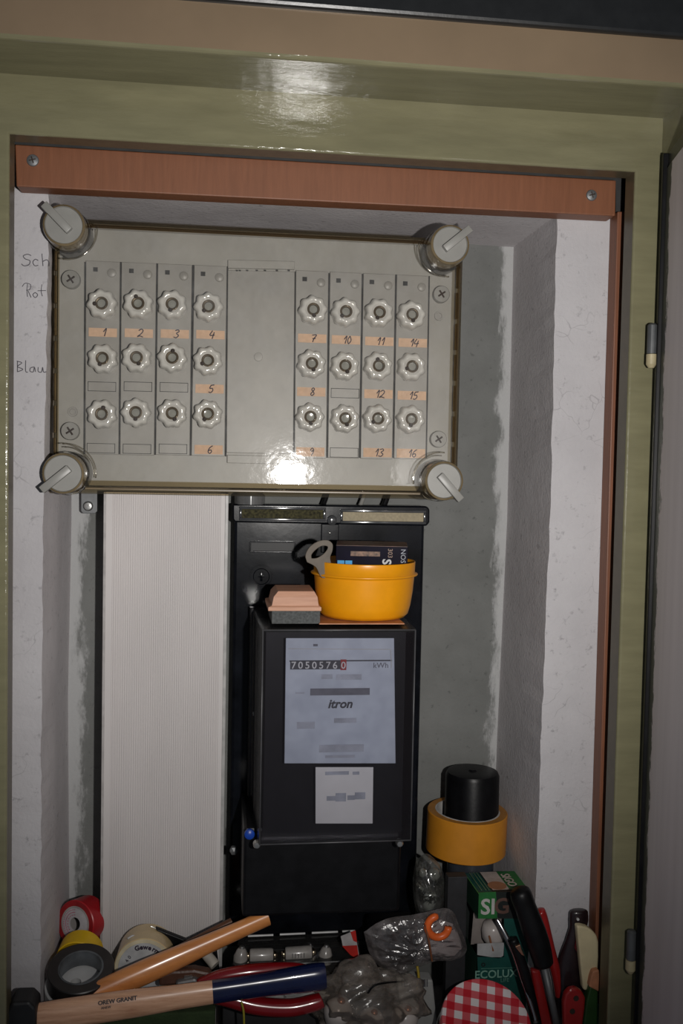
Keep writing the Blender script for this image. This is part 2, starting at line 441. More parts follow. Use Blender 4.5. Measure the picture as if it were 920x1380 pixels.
# local +Y runs away from the hinge towards the camera, local +X faces the opening
dpart('leaf', -.036, 0, 0, .62, 0, DH, m_edge)
dpart('painted_panel', 0, .0012, .003, .60, .01, DH-.016, doormat(), .0003)['label'] = 'white painted inner face with chipped edge'
dpart('rubber_seal', -.004, .005, -.004, .004, 0, DH, m_blackm, .001)
m_hcream = M_('cream hinge paint', (.42, .36, .22), rough=.4)
m_hgrey = M_('grey hinge', (.09, .095, .10), rough=.4, metal=.2)
Ri = door.rotation_euler.to_matrix().inverted()
for (ut, vt, ub, vb) in ((880, 436, 876, 496), (852, 1253, 848, 1311)):
    p0 = at(ut, vt, -.258); p1 = at(ub, vb, -.258); x = (p0.x+p1.x)/2
    zs = p1.z+(p0.z-p1.z)*.32
    b = lathe([(0, zs), (.0052, zs), (.0052, p0.z-.002), (.003, p0.z), (0, p0.z)], (x, -.258, 0), (0, 0, 1), 20)
    h = None
    for v in b.verts: v.co = Ri @ (v.co-door.location)
    me = bpy.data.meshes.new('hinge'); b.to_mesh(me); b.free(); h = link('hinge', me, m_hgrey, door, smooth=False)
    b = lathe([(0, p1.z), (.003, p1.z), (.0056, p1.z+.004), (.0056, zs-.0006), (0, zs-.0006)], (x, -.258, 0), (0, 0, 1), 20)
    for v in b.verts: v.co = Ri @ (v.co-door.location)
    me = bpy.data.meshes.new('hinge_knuckle'); b.to_mesh(me); b.free(); k = link('hinge_knuckle', me, m_hcream, h); k['label'] = 'cream painted lower knuckle'

# handwriting on the left wall
def write_wall(name, lines, u, v, scale, label):
    o = at(u, v, YW-.0003)
    b = strokes(lines, .0009, o, X_*scale, Z_*scale, FR_)
    ob = obj(name, b, m_pen); tag(ob, label, 'writing'); return ob
Slet = [(.8, .9), (.5, 1), (.15, .85), (.3, .6), (.7, .45), (.6, .1), (.2, 0), (0, .15)]
clet = [(1.4, .5), (1.15, .6), (.95, .35), (1.1, .05), (1.4, .1)]
hlet1 = [(1.7, 1.1), (1.75, .6), (1.8, .05)]; hlet2 = [(1.8, .45), (2.1, .6), (2.3, .4), (2.3, .05)]
write_wall('handwriting', [Slet, clet, hlet1, hlet2], 29, 358, .0125, 'pencilled word Sch on left wall edge, topmost of the pencilled words')
write_wall('handwriting', [[(.05, .75), (.3, 1.05), (.75, .95), (.7, .55), (.4, .45)], [(.5, 1), (.45, .5), (.5, -.1)], [(.55, .4), (.8, -.15)], [(1.15, .3), (.95, .1), (1.15, -.15), (1.35, .1), (1.15, .3)], [(1.7, 1), (1.65, .4), (1.75, 0)], [(1.35, .45), (2.05, .5)]], 29, 398, .0125, 'pencilled word Rot on left wall edge, below the word Sch')
write_wall('handwriting', [[(.1, 1), (.1, 0)], [(.05, 1), (.5, .85), (.1, .5), (.6, .25), (.1, 0)], [(.85, 1.1), (.85, .1), (1.05, 0)], [(1.6, .5), (1.3, .4), (1.25, .1), (1.55, .05), (1.65, .5), (1.75, .05)], [(2.0, .5), (2.0, .1), (2.3, .05), (2.4, .5), (2.5, .05), (2.75, .1)]], 22, 501, .0115, 'pencilled word Blau on left wall, lowest beside the fuse box')

# ------------------------------------------------------------------ fuse box
YC, YR, YP = -.172, -.136, -.13
cx = lambda u, v, Y: at(u, v, Y)
BL = (at(70, 480, YR).x); BR = (at(617, 480, YR).x); BT = (at(72, 298, YR).z+at(615, 326, YR).z)/2; BB = (at(75, 662, YR).z+at(612, 671, YR).z)/2
fb = thing('fuse_box', 'grey fuse box with clear amber-edged cover and four slotted corner knobs', 'fuse box', ((BL+BR)/2, 0, BB))
obj('enclosure', bx(BL+.002, BR-.002, YR+.006, -.001, BB+.002, BT-.002, .004), m_greyp, fb)
obj('faceplate', bx(BL+.006, BR-.006, YP-.0008-.020, YR+.004+.004, BB+.006, BT-.006, .001), m_greyp, fb) if False else None
YP = YR-.001
obj('faceplate', bx(BL+.006, BR-.006, YP, YP+.008, BB+.006, BT-.006, .001), m_greyp, fb)
# transparent cover: rim, sloping sides, front
ins = .0095
def rect(x0, x1, z0, z1, y): return [Vector((x0, y, z0)), Vector((x1, y, z0)), Vector((x1, y, z1)), Vector((x0, y, z1))]
b = bmesh.new()
R1 = [b.verts.new(p) for p in rect(BL-.002, BR+.002, BB-.002, BT+.002, YR+.012)]
R2 = [b.verts.new(p) for p in rect(BL-.002, BR+.002, BB-.002, BT+.002, YR-.002)]
R3 = [b.verts.new(p) for p in rect(BL+.004, BR-.004, BB+.004, BT-.004, YR-.004)]
R4 = [b.verts.new(p) for p in rect(BL+.004+ins*.4, BR-.004-ins*.4, BB+.004+ins*.4, BT-.004-ins*.4, YC+.004)]
R5 = [b.verts.new(p) for p in rect(BL+.004+ins, BR-.004-ins, BB+.004+ins, BT-.004-ins, YC)]
for A, Bq in ((R1, R2), (R2, R3), (R3, R4), (R4, R5)):
    for i in range(4):
        f = b.faces.new((A[i], A[(i+1) % 4], Bq[(i+1) % 4], Bq[i])); f.material_index = 1
f = b.faces.new(R5); f.material_index = 0
cover = obj('cover', b, [m_cover, m_coverside], fb); cover['label'] = 'clear plastic cover with amber edges'
# knobs at the corners: clear post, grey cap with bar
def knob(u, v, ang, label=None):
    c = at(u, v, YC-.012); c0 = Vector((c.x, YR, c.z))
    h = YR-(YC-.010)
    b = lathe([(.0245, 0), (.0245, h*.5), (.0240, h*.62), (.0235, h*.64)], c0, FR_, 36)
    sx = 1 if u < 300 else -1; sz = -1 if v < 450 else 1
    arc = [c0+Vector((sx*.0325*math.cos(t), 0, sz*.0325*math.sin(t)))+Y_*(YC-.0005-YR) for t in [math.radians(-8+i*8) for i in range(14)]]
    tube(arc, .0009, 6, b)
    arc = [q+Vector((0, .012, 0)) for q in [c0+Vector((sx*.0290*math.cos(t), 0, sz*.0290*math.sin(t)))+Y_*(YC-YR) for t in [math.radians(-8+i*8) for i in range(14)]]]
    tube(arc, .0007, 6, b)
    p = obj('cover_post', b, m_coverpost, fb, smooth=True)
    b = lathe([(.0225, .01), (.0225, h+.004), (.0218, h+.007), (.0198, h+.0082)], c0, FR_, 36, mi=1)
    lathe([(.0198, h+.0082), (.0190, h+.0062), (0, h+.0062)], c0, FR_, 36, bm=b)
    lathe([(.0225, .01), (0, .01)], c0, FR_, 36, bm=b, mi=1)
    d = Vector((math.cos(ang), 0, math.sin(ang))); n = Vector((-d.z, 0, d.x))
    yb = c0.y-h-.004
    q = [c0+d*-.009-n*.0042, c0+d*.0285-n*.0042, c0+d*.0285+n*.0042, c0+d*-.009+n*.0042]
    prism([Vector((p_.x, yb-.009, p_.z)) for p_ in q], .009, .0008, b, 0)
    k = obj('corner_knob', b, [m_knob, m_ring_amber], fb, auto=35)
m_ring_amber = M_('amber knob ring', (.16, .12, .065), rough=.25, coat=.5)
knob(87, 305, math.radians(135)); knob(605, 331, math.radians(40)); knob(86, 638, math.radians(220)); knob(597, 648, math.radians(-48))

DIG = {
 '1': [[(.15, .55), (.45, 1), (.35, 0)]],
 '2': [[(.05, .8), (.35, 1), (.6, .8), (.4, .4), (0, .05), (.3, .12), (.7, 0)]],
 '3': [[(.1, .9), (.45, 1), (.6, .8), (.3, .55), (.6, .3), (.35, 0), (0, .1)]],
 '4': [[(.3, 1), (.05, .4), (.65, .45)], [(.55, .8), (.4, -.05)]],
 '5': [[(.25, .95), (.12, .55), (.45, .55), (.55, .25), (.3, 0), (.05, .08)], [(.25, .95), (.65, 1)]],
 '6': [[(.55, 1), (.2, .7), (.08, .25), (.3, 0), (.52, .2), (.4, .45), (.12, .35)]],
 '7': [[(.05, .9), (.6, .95), (.35, .45), (.25, 0)], [(.15, .45), (.55, .5)]],
 '8': [[(.5, .85), (.3, 1), (.12, .8), (.35, .52), (.52, .25), (.28, 0), (.08, .2), (.3, .5), (.5, .85)]],
 '9': [[(.5, .8), (.3, 1), (.1, .75), (.25, .55), (.5, .75), (.45, .3), (.3, 0)]],
 '0': [[(.3, 1), (.08, .5), (.25, 0), (.52, .45), (.3, 1)]]}
def number(s):
    out = []; x = 0
    for ch in s:
        out += [[(px_+x, pz) for px_, pz in L] for L in DIG[ch]]; x += .62 if ch != '1' else .55
    return out, x
# screw cap master
def cap_mesh():
    prof = [(.0178, 0), (.0182, .004), (.0178, .012), (.0163, .0175), (.0135, .020), (.0105, .0195), (.0092, .0175), (.0082, .0172), (.0068, .019), (.0055, .0185), (.005, .015), (0, .0145)]
    mis = [0]*7+[1, 1, 1, 2]
    lob = lambda k, t: (.075*math.cos(8*t) if 0 < k < 5 else (.02*math.cos(8*t) if k == 5 else 0))
    b = lathe(prof, (0, 0, 0), FR_, 48, mis=mis, lobe=lob)
    lathe([(.0027, .0192), (.0022, .0198), (0, .0198)], (.0085, 0, .0), FR_, 10, bm=b, mi=3)
    tube([Vector((.006, -.0195, 0)), Vector((.0092, -.0195, 0))], .0016, 8, b, 3)
    me = bpy.data.meshes.new('screw_cap'); b.to_mesh(me); b.free()
    for m in (m_porc, m_ring, m_glass, m_hole): me.materials.append(m)
    for p in me.polygons: p.use_smooth = True
    try: me.set_sharp_from_angle(angle=math.radians(60))
    except Exception: pass
    return me
CAPM = cap_mesh()
YS = YP-.0035
cols = [  # left u, right u at top, v top, v bottom ; same at bottom ; caps v ; label v ; numbers
 (115, 162, 351, 114, 160, 612, [(137, 409), (138, 483), (137, 558)], [448, 521, 604], ['1', '', '']),
 (163, 211, 353, 161, 208, 613, [(186, 409), (184, 482), (183, 556)], [449, 521, 605], ['2', '', '']),
 (212, 259, 355, 209, 256, 613, [(232, 410), (232, 482), (232, 557)], [450, 522, 605], ['3', '', '']),
 (261, 306, 357, 257, 303, 614, [(281, 413), (280, 486), (280, 558)], [451, 524, 606], ['4', '5', '6']),
 (398, 443, 364, 396, 440, 617, [(422, 417), (420, 490), (418, 562)], [456, 528, 609], ['7', '8', '9']),
 (444, 488, 366, 441, 484, 617, [(466, 420), (465, 493), (465, 564)], [458, 530, 610], ['10', '', '']),
 (489, 533, 368, 485, 529, 618, [(511, 421), (510, 493), (509, 564)], [460, 531, 610], ['11', '12', '13']),
 (534, 578, 370, 530, 574, 618, [(555, 424), (555, 494), (554, 565)], [462, 533, 611], ['14', '15', '16'])]
DX = 6  # the plate lies behind the photographed cover; small parallax of the caps is handled by depth
def sub(u0, v0, u1, v1, Y, dy, mat, parent, name, r=.0, label=None):
    p0 = at(u0, v0, Y); p1 = at(u1, v1, Y)
    o = obj(name, bx(p0.x, p1.x, Y, Y+dy, p1.z, p0.z, r), mat, parent)
    if label: o['label'] = label
    return o
m_recess = M_('recess grey', (.25, .245, .225), rough=.5, var=.04, kind='pos')
for ci, (a0, a1, vt, b0, b1, vb, caps, labs, nums) in enumerate(cols):
    b = slab([(a0+.7, vt), (a1-.5, vt+2), (b1-.5, vb+1), (b0+.7, vb)], YS, .0035, .0006)
    names = ', '.join(n for n in nums if n)
    st = obj('fuse_strip', b, m_greyp2, fb)
    st['label'] = 'grey fuse strip with paper labels numbered ' + names
    # square mark and round boss near the strip top
    cxm = (a0+a1)/2
    sub(cxm-13, vt+9, cxm-7, vt+15, YS-.0006, .0006, m_line, st, 'square_mark')
    c = at(cxm+12, vt+17, YS); obj('round_boss', lathe([(.005, 0), (.0048, .0012), (.004, .0018), (0, .0018)], c, FR_, 20), m_greyp2, st, auto=40)
    for k in range(3):
        u, v = caps[k]
        c = at(u, v, YS-.012); cap = bpy.data.objects.new('screw_cap', CAPM); COL.objects.link(cap)
        cap.parent = st; cap.location = Vector((c.x, YS, c.z))-wloc(st)
        cap.rotation_euler = (0, random.choice([-PI/2, PI/2, 2.0, 2.3, 2.9, 1.2])+random.uniform(-.3, .3), 0)
        cap.scale = (.885, .85, .885)
        fr = labs[k]; um = cxm-(1.2 if k == 1 else (2.5 if k == 2 else 0))+ (0 if ci < 4 else 0)
        w_ = 19.0
        if nums[k]:
            sub(um-w_, fr-6.5, um+w_, fr+6.5, YS-.0006, .0006, m_paper, st, 'paper_label')
            lines, wd = number(nums[k])
            o_ = at(um, fr+5.0, YS-.0008); sc_ = .0088
            ob = obj('handwritten_number', strokes([[(x-wd/2+.12+z*.15, z) for x, z in L] for L in lines], .00120, o_, X_*sc_, Z_*sc_, FR_), m_ink, st)
        else:
            p0 = at(um-w_, fr-7, YS); p1 = at(um+w_, fr+7, YS); b = None
            t = .0006
            for q in ((p0.x, p1.x, p0.z-t, p0.z), (p0.x, p1.x, p1.z, p1.z+t), (p0.x, p0.x+t, p1.z, p0.z), (p1.x-t, p1.x, p1.z, p0.z)):
                b = bx(q[0], q[1], YS-.0003, YS+.0004, q[2], q[3], bm=b, mi=0)
            obj('empty_label_holder', b, m_recess_line if 'm_recess_line' in globals() else m_line, st)
# blank centre plate and its tabs
pt = obj('blank_plate', slab([(307, 364), (397, 366), (395, 612), (305, 610)], YP-.0025, .0025, .0006), m_greyp2, fb)
obj('plate_tab', slab([(307, 350), (397, 352), (397, 363), (307, 361)], YP-.004, .004, .0006), m_greyp, pt)
obj('plate_tab', slab([(306, 613), (396, 615), (396, 626), (306, 624)], YP-.004, .004, .0006), m_greyp, pt)
for u in (318, 322, 332, 345, 356, 372, 388): sub(u, 363.5, u+2.5, 365.5, YP-.0045, .0005, m_line, pt, 'slot')
c = at(348, 481, YP-.0025); obj('round_boss', lathe([(.005, 0), (.0047, .001), (0, .0012)], c, FR_, 20), m_greyp2, pt, auto=40)
# dark joints between strips
for i, (x0, y0, x1, y1) in enumerate([(114.4, 353, 113.2, 612), (162.5, 353, 160.5, 612), (211.5, 355, 208.5, 613), (260, 357, 256.7, 614), (306.6, 359, 304, 615), (397.7, 366, 395.6, 617), (443.5, 368, 440.5, 617), (488.5, 369, 484.5, 617), (533.5, 370, 529.5, 617), (578.3, 372, 574.3, 618)]):
    wj = 1.1 if i in (1, 2, 3, 4, 6, 7, 8) else .8
    obj('joint', slab([(x0-wj, y0), (x0+wj, y0), (x1+wj, y1), (x1-wj, y1)], YP-.0010, .0006), m_line, fb)
# plate screws and rings
for (u, v, r) in ((96, 377, .0102), (594, 397, .0098), (95, 581, .0102), (590, 592, .0098)):
    c = at(u, v, YP-.004)
    b = lathe([(r, -.004), (r, .003), (r*.93, .0042), (0, .0042)], c, FR_, 28)
    for a in (.6, .6+PI/2):
        d = Vector((math.cos(a), 0, math.sin(a)))*r*.5
        tube([c-d+FR_*.0042, c+d+FR_*.0042], .0011, 6, b, 1)
    obj('plate_screw', b, [m_knob, m_hole], fb, auto=40)
for (u, v) in ((98, 555), (591, 426)):
    c = at(u, v, YP)
    obj('screw_hole_ring', lathe([(.0055, 0), (.0052, .0015), (.0035, .0015), (.0032, .0002), (0, .0002)], c, FR_, 24), m_greyp2, fb, auto=40)
# moulded marks on the lower right of the cover
c = at(557, 645, YP); b = lathe([(.0035, 0), (.0035, .0008), (.0024, .0008), (.0024, 0)], c, FR_, 20)
p = at(549, 652, YP); bx(p.x-.0012, p.x, YP-.0006, YP, p.z, p.z+.010, bm=b); bx(p.x-.0012, p.x+.003, YP-.0006, YP, p.z, p.z+.001, bm=b)
obj('moulded_mark', b, m_greyp2, fb)
# ribs inside cover sides (short pale segments)
m_amberline = M_('amber seal line', (.17, .12, .06), rough=.35)
b = None
for i in range(7):
    z0 = BB+.03+i*.036
    for x in (BL+.0045, BR-.0045): b = bx(x-.0012, x+.0012, YR-.008, YR-.002, z0, z0+.030, .0003, b)
for z in (BT-.004, BB+.004): b = bx(BL+.03, BR-.03, YR-.008, YR-.002, z-.0008, z+.0008, .0003, b)
obj('seal_rib', b, m_amberline, fb)
# mounting bracket and its screw under the lower left corner
b = slab([(109, 655), (131, 655), (131, 689), (128, 692), (112, 692), (109, 689)], -.020, .002, .0006)
br = obj('mounting_bracket', b, m_dsteel, fb); 
c = at(119, 682, -.020); b = lathe([(.0062, 0), (.0062, .002), (.0045, .0045), (0, .005)], c, FR_, 20); lathe([(.0015, .0052), (0, .0054)], c+Vector((.001, 0, .001)), FR_, 10, bm=b)
obj('bracket_screw', b, m_steel, br, auto=40)
# thin dark cable lying on top of the fuse box
P = spline([(at(327, 299, -.07).x, -.06, BT+.002), (at(360, 299, -.07).x, -.075, BT+.0035), (at(395, 301, -.07).x, -.08, BT+.002), (at(408, 303, -.07).x, -.08, BT+.002)], 5)
tag(obj('cable', tube(P, .0022, 8), M_('teal black cable', (.012, .035, .045), rough=.3)), 'short dark teal cable lying on top of the fuse box', 'cable')

# ------------------------------------------------------------------ ribbed duct
YD = -.072
dx0 = at(140, 700, YD).x; dx1 = at(307, 700, YD).x; dzt = BB-.0015
dk = thing('cable_duct', 'tall white ribbed plastic cable duct left of the black meter board', 'cable duct', ((dx0+dx1)/2, -.03, ZF))
b = bmesh.new(); pts = [(dx0, 0.0), (dx0, YD+.001), (dx0+.001, YD), (dx0+.009, YD)]
nr = 46; xa = dx0+.010; xb = dx1-.008; pw = (xb-xa)/nr
for i in range(nr):
    x = xa+i*pw; pts += [(x, YD), (x+pw*.18, YD+.0009), (x+pw*.5, YD+.0009), (x+pw*.68, YD)]
pts += [(dx1-.006, YD), (dx1-.001, YD), (dx1, YD+.001), (dx1, 0.0)]
for (xq, yq), (xr, yr) in zip(pts, pts[1:]):
    a = [b.verts.new((xq, yq, ZF+.001)), b.verts.new((xr, yr, ZF+.001)), b.verts.new((xr, yr, dzt)), b.verts.new((xq, yq, dzt))]
    b.faces.new(a)
bmesh.ops.remove_doubles(b, verts=b.verts, dist=1e-6)
obj('ribbed_lid', b, m_duct, dk)
obj('side_rail', bx(dx1-.0035, dx1+.0005, YD-.0012, -.001, ZF+.001, dzt, .0005), M_('duct rail', (.40, .39, .38), rough=.4), dk)
obj('side_rail', bx(dx0-.0005, dx0+.0025, YD-.0008, -.001, ZF+.001, dzt, .0005), M_('duct rail left', (.42, .40, .39), rough=.4), dk)

# ------------------------------------------------------------------ meter board
YM = -.038
mx0 = at(314, 800, YM).x; mx1 = at(570, 800, YM).x; mzt = at(440, 681, YM).z; mzb = .022
mb = thing('meter_board', 'glossy black meter mounting board behind the electricity meter', 'meter board', ((mx0+mx1)/2, -.02, mzb))
board = obj('board', bx(mx0, mx1, YM, -.001, mzb, mzt, .004), m_black, mb)
sub(338, 731, 396, 743, YM-.0008, .0010, m_blackm, mb, 'recessed_slot', .0003)
p0 = at(337, 730, YM); p1 = at(397, 744, YM); b = None
for q in ((p0.x, p1.x, p0.z, p0.z+.001), (p0.x, p1.x, p1.z-.001, p1.z), (p0.x-.001, p0.x, p1.z, p0.z), (p1.x, p1.x+.001, p1.z, p0.z)):
    b = bx(q[0], q[1], YM-.0014, YM+.001, q[2], q[3], .0003, b)
obj('slot_rim', b, m_black, mb)
c = at(352, 777, YM)
b = lathe([(.0150, 0), (.0148, .0014), (.0132, .0014), (.0130, .0002)], c, FR_, 36); lathe([(.0105, 0), (.010, .0008), (.0095, 0)], c, FR_, 36, bm=b)
bx(c.x-.0015, c.x+.0015, YM-.001, YM, c.z-.006, c.z+.006, .0003, b); bx(c.x-.004, c.x+.004, YM-.001, YM, c.z-.001, c.z+.001, .0003, b)
obj('round_emblem', b, m_black, mb, auto=40)
sub(433, 706, 456, 745, YM-.004, .004, m_black, mb, 'vertical_rail', .001)
b = lathe([(.002, 0), (.0018, .002), (0, .0022)], at(444, 718, YM-.004), FR_, 14); obj('rail_screw', b, m_steel, mb, smooth=True)
# label rail at the top
YL = YM-.014
b = slab([(313, 679), (575, 682), (579, 686), (579, 704), (575, 709), (316, 704), (313, 700)], YL, .018, .0022)
rail = obj('label_rail', b, m_black, mb)
def window(u0, v0, u1, v1, mat, name, label):
    b = None
    p0 = at(u0, v0, YL); p1 = at(u1, v1, YL); t = .0035
    for q in ((p0.x-t, p1.x+t, p0.z, p0.z+t), (p0.x-t, p1.x+t, p1.z-t, p1.z), (p0.x-t, p0.x, p1.z, p0.z), (p1.x, p1.x+t, p1.z, p0.z)):
        b = bx(q[0], q[1], YL-.002, YL+.001, q[2], q[3], .0009, b)
    obj('window_frame', b, m_chrome, rail, auto=40)
    o = obj(name, bx(p0.x, p1.x, YL-.0006, YL+.0005, p1.z, p0.z), mat, rail); o['label'] = label
m_chrome = M_('glossy black window frame', (.05, .052, .055), rough=.12, spec=.9, coat=.6, var=.1)
window(326, 686, 435, 699, M_('mossy dark strip', (.05, .045, .018), rough=.6, vs=300, var=.4, kind='pos', spec=.1), 'label_strip', 'dark mottled label strip')
window(462, 690, 570, 703, M_('beige strip', (.30, .25, .155), rough=.6, vs=300, var=.1, kind='pos'), 'label_strip', 'beige paper label strip')
c = at(447, 701, YL); obj('rail_latch', lathe([(.0065, 0), (.006, .004), (.003, .0055), (0, .005)], c, FR_, 20), m_chrome, rail, auto=50)
# cables coming out between fuse box and board
for (u, r, lab, m_) in ((438, .0030, 'thick black cable leaving the fuse box above the meter board middle', m_blackm), (520, .0035, 'black cable above the right end of the label rail', m_blackm), (488, .0028, 'pale grey curved cable between fuse box and meter board', m_knob)):
    P = spline([(at(u+6, 660, -.03).x, -.022, BB+.006), (at(u, 670, -.03).x, -.028, BB-.010), (at(u-4, 685, -.03).x, -.022, mzt-.004)], 5)
    tag(obj('cable', tube(P, r, 10), m_), lab, 'cable')
c = at(337, 673, -.045); tag(obj('cable_gland', lathe([(.019, 0), (.019, .006), (.015, .009), (.012, .006), (0, .006)], (c.x, -.035, BB-.018), (0, 0, 1), 28), M_('glossy grey gland', (.12, .12, .12), rough=.1, coat=.6), auto=40) if False else obj('cable_gland', lathe([(.019, -.001), (.019, .010), (.015, .014), (.008, .014), (0, .012)], (c.x, -.040, BB-.014), (0, 0, 1), 28), M_('glossy grey gland', (.12, .12, .12), rough=.1, coat=.6), auto=40), 'glossy grey round gland under the fuse box beside the duct', 'gland')

# ------------------------------------------------------------------ electricity meter
YE = -.204; YB = -.060
ex0 = at(351, 980, YE).x; ex1 = at(558, 980, YE).x; ezt = at(455, 847, YE).z; ezb = at(450, 1137, YE).z
gx0 = at(337, 950, YB).x; gx1 = ex1+.004; gzb = at(340, 1092, YB).z
em = thing('electricity_meter', 'black electricity meter under a smoky clear cover with white nameplate', 'electricity meter', ((ex0+ex1)/2, YM, ezb-.07))
obj('base_body', bx(gx0+.004, gx1-.006, YB-.06, YM-.0005, ezb-.01, ezt-.014, .003), m_blackm, em)
b = bmesh.new()
zt2 = ezt+.002
Q0 = [b.verts.new(p) for p in rect(gx0-.002, gx1, gzb-.012, zt2, YB+.012)]
Q1 = [b.verts.new(p) for p in rect(gx0-.002, gx1, gzb-.012, zt2, YB)]
Q2 = [b.verts.new(p) for p in rect(gx0+.003, gx1-.002, gzb-.010, ezt, YB-.004)]
Q3 = [b.verts.new(p) for p in rect(ex0, ex1, ezb, ezt-.001, YE+.003)]
Q4 = [b.verts.new(p) for p in rect(ex0+.003, ex1-.003, ezb+.003, ezt-.004, YE)]
for A, Bq in ((Q0, Q1), (Q1, Q2), (Q2, Q3), (Q3, Q4)):
    for i in range(4):
        f = b.faces.new((A[i], A[(i+1) % 4], Bq[(i+1) % 4], Bq[i])); f.material_index = 1
f = b.faces.new(Q4); f.material_index = 0
obj('clear_cover', b, [m_smoke, m_smokeside], em)['label'] = 'smoky transparent cover'
# bright cover edges
def edge(p, q, r=.0008): 
    return tube([p, q], r, 6)
b = None
E = rect(ex0+.001, ex1-.001, ezb+.001, ezt-.002, YE+.001)
for i in range(4): b = tube([E[i], E[(i+1) % 4]], .0009, 6, b)
for i in (3,): b = tube([E[i], Vector((gx0+.002, YB-.004, E[i].z+.001))], .0010, 6, b)
tube([Vector((gx0+.001, YB-.002, ezt+.001)), Vector((gx0+.001, YB-.002, gzb))], .0016, 8, b)
tube([Vector((gx0+.005, YB-.012, ezt-.003)), Vector((gx0+.005, YB-.012, gzb))], .0010, 8, b)
obj('cover_edge', b, M_('edge plastic', (.07, .07, .075), rough=.35, spec=.4), em, smooth=True)
# inner dark mechanism plate and faint frame
obj('inner_plate', bx(ex0+.006, ex1-.006, YE+.030, YE+.034, ezb+.001, ezt-.006), m_blackm, em)
# nameplate
def platemat():
    m, nt, out = newmat('nameplate print')
    b = nd(nt, 'ShaderNodeBsdfPrincipled'); lk(nt, b.outputs[0], out.inputs[0]); b.inputs['Roughness'].default_value = .5
    v = coords(nt, (1, 1, 1), 'pos')
    n = noi(nt, v, 45, 2)
    lk(nt, ramp(nt, n, [(.3, (.40, .44, .51)), (.7, (.50, .545, .62))]), b.inputs['Base Color'])
    return m
YN = YE+.012
npl = obj('nameplate', slab([(385, 860), (531, 860), (533, 1029), (383, 1029)], YN, .0015, .0006), platemat(), em)
npl['label'] = 'pale blue grey nameplate'
m_smear = M_('faded print', (.38, .40, .45), rough=.7); m_smear2 = M_('black print bar', (.15, .15, .175), rough=.7); m_print = M_('black print', (.05, .05, .06), rough=.6)
sub(390, 900.5-10.6+.2, 528, 890.7+.3, YN-.0005, .0005, m_print, npl, 'printed_line')
def sb(u0, v0, u1, v1, mat, name): sub(u0, v0, u1, v1, YN-.0004, .0004, mat, npl, name)
sb(433, 909, 448, 915, m_smear, 'printed_line'); sb(453, 909, 487, 916, m_smear, 'printed_line')
sb(418, 928, 498, 936.5, m_smear2, 'printed_bar')
sb(430, 1004, 490, 1013, m_smear, 'printed_line'); sb(400, 973, 424, 982, m_smear, 'printed_line'); sb(450, 968, 480, 974, m_smear, 'printed_line')
sb(438, 1018, 478, 1021, m_smear, 'printed_line'); sb(398, 933, 410, 935, m_smear, 'printed_line'); sb(422, 868, 428, 871, m_smear2, 'printed_line')
text(npl, 'lettering', 'itron', .0138, at(458, 949, YN-.0006), X_, Z_, m_print, bold=.0004, shear=.25)
text(npl, 'lettering', 'kWh', .0088, at(513, 897, YN-.0006), X_, Z_, m_smear2)
b = None
p0 = at(389, 874, YN); p1 = at(526, 875, YN)
tube([p0+FR_*.001, p1+FR_*.001], .0005, 6, b2 := bmesh.new()); p2 = at(527, 900, YN); tube([p1+FR_*.001, p2+FR_*.001], .0005, 6, b2)
obj('counter_window_edge', b2, m_white, npl)
cnt = obj('counter', bx(at(391, 891, YN).x, at(459, 891, YN).x, YN-.0012, YN, at(391, 902, YN).z, at(391, 891, YN).z), m_print, em)
sub(459, 889, 466.5, 903, YN-.0014, .0014, M_('red counter drum', (.30, .012, .012), rough=.5), cnt, 'red_drum', 0)
m_dig = M_('white digit', (.6, .6, .6), rough=.6)
for i, ch in enumerate('70505760'):
    text(cnt, 'counter_digit', ch, .0112, at(395.5+i*9.3 if i < 7 else 462.5, 897, YN-.0017), X_, Z_, m_dig, bold=.0001)
# lower sticker
stk = obj('sticker', slab([(425, 1034), (503, 1034), (502, 1110), (425, 1110)], YN, .001, .0004), M_('white sticker', (.68, .67, .66), rough=.6, var=.02), em)
stk['label'] = 'square white sticker'
for q in ((438, 1040, 470, 1044), (475, 1040, 484, 1044)): sub(*q, YN-.0004, .0004, m_smear, stk, 'printed_line')
for q in ((440, 1073, 452, 1079), (452, 1069, 466, 1080), (468, 1072, 478, 1078), (478, 1068, 492, 1077)): sub(*q, YN-.0004, .0004, m_smear, stk, 'printed_mark')
# terminal cover, seals, screws
tx0 = at(325, 1170, YB-.045).x
b = bx(tx0, ex1-.004, YB-.105, YM-.0005, at(340, 1234, YB-.1).z, ezb+.006, .004)
obj('terminal_cover', b, m_blackm, em)
bb = lathe([(.0058, 0), (.0058, .004), (.003, .006), (0, .006)], at(336, 1123, YB-.1055), FR_, 18)
obj('blue_seal', bb, M_('blue plastic', (.01, .06, .40), rough=.35), em, auto=40)
for u, v in ((346, 1138), (538, 1136)):
    obj('cover_screw', lathe([(.0042, -.004), (.0042, .002), (.003, .004), (0, .0042)], at(u, v, YE+.006), FR_, 16), m_steel, em, auto=40)
obj('cover_screw', lathe([(.004, -.004), (.004, .002), (0, .004)], at(345, 962, YB-.02), FR_, 16), m_steel, em, auto=40)
P = spline([at(344, 940, YB-.02), at(347, 955, YB-.024), at(345, 975, YB-.02)], 4); obj('seal_wire', tube(P, .0012, 6), m_dsteel, em)
obj('side_terminal', lathe([(.005, -.004), (.005, .003), (0, .005)], at(315, 1146, YB-.03), FR_, 6), m_dsteel, em)

# ------------------------------------------------------------------ things on the meter
ztm = ezt+.0025
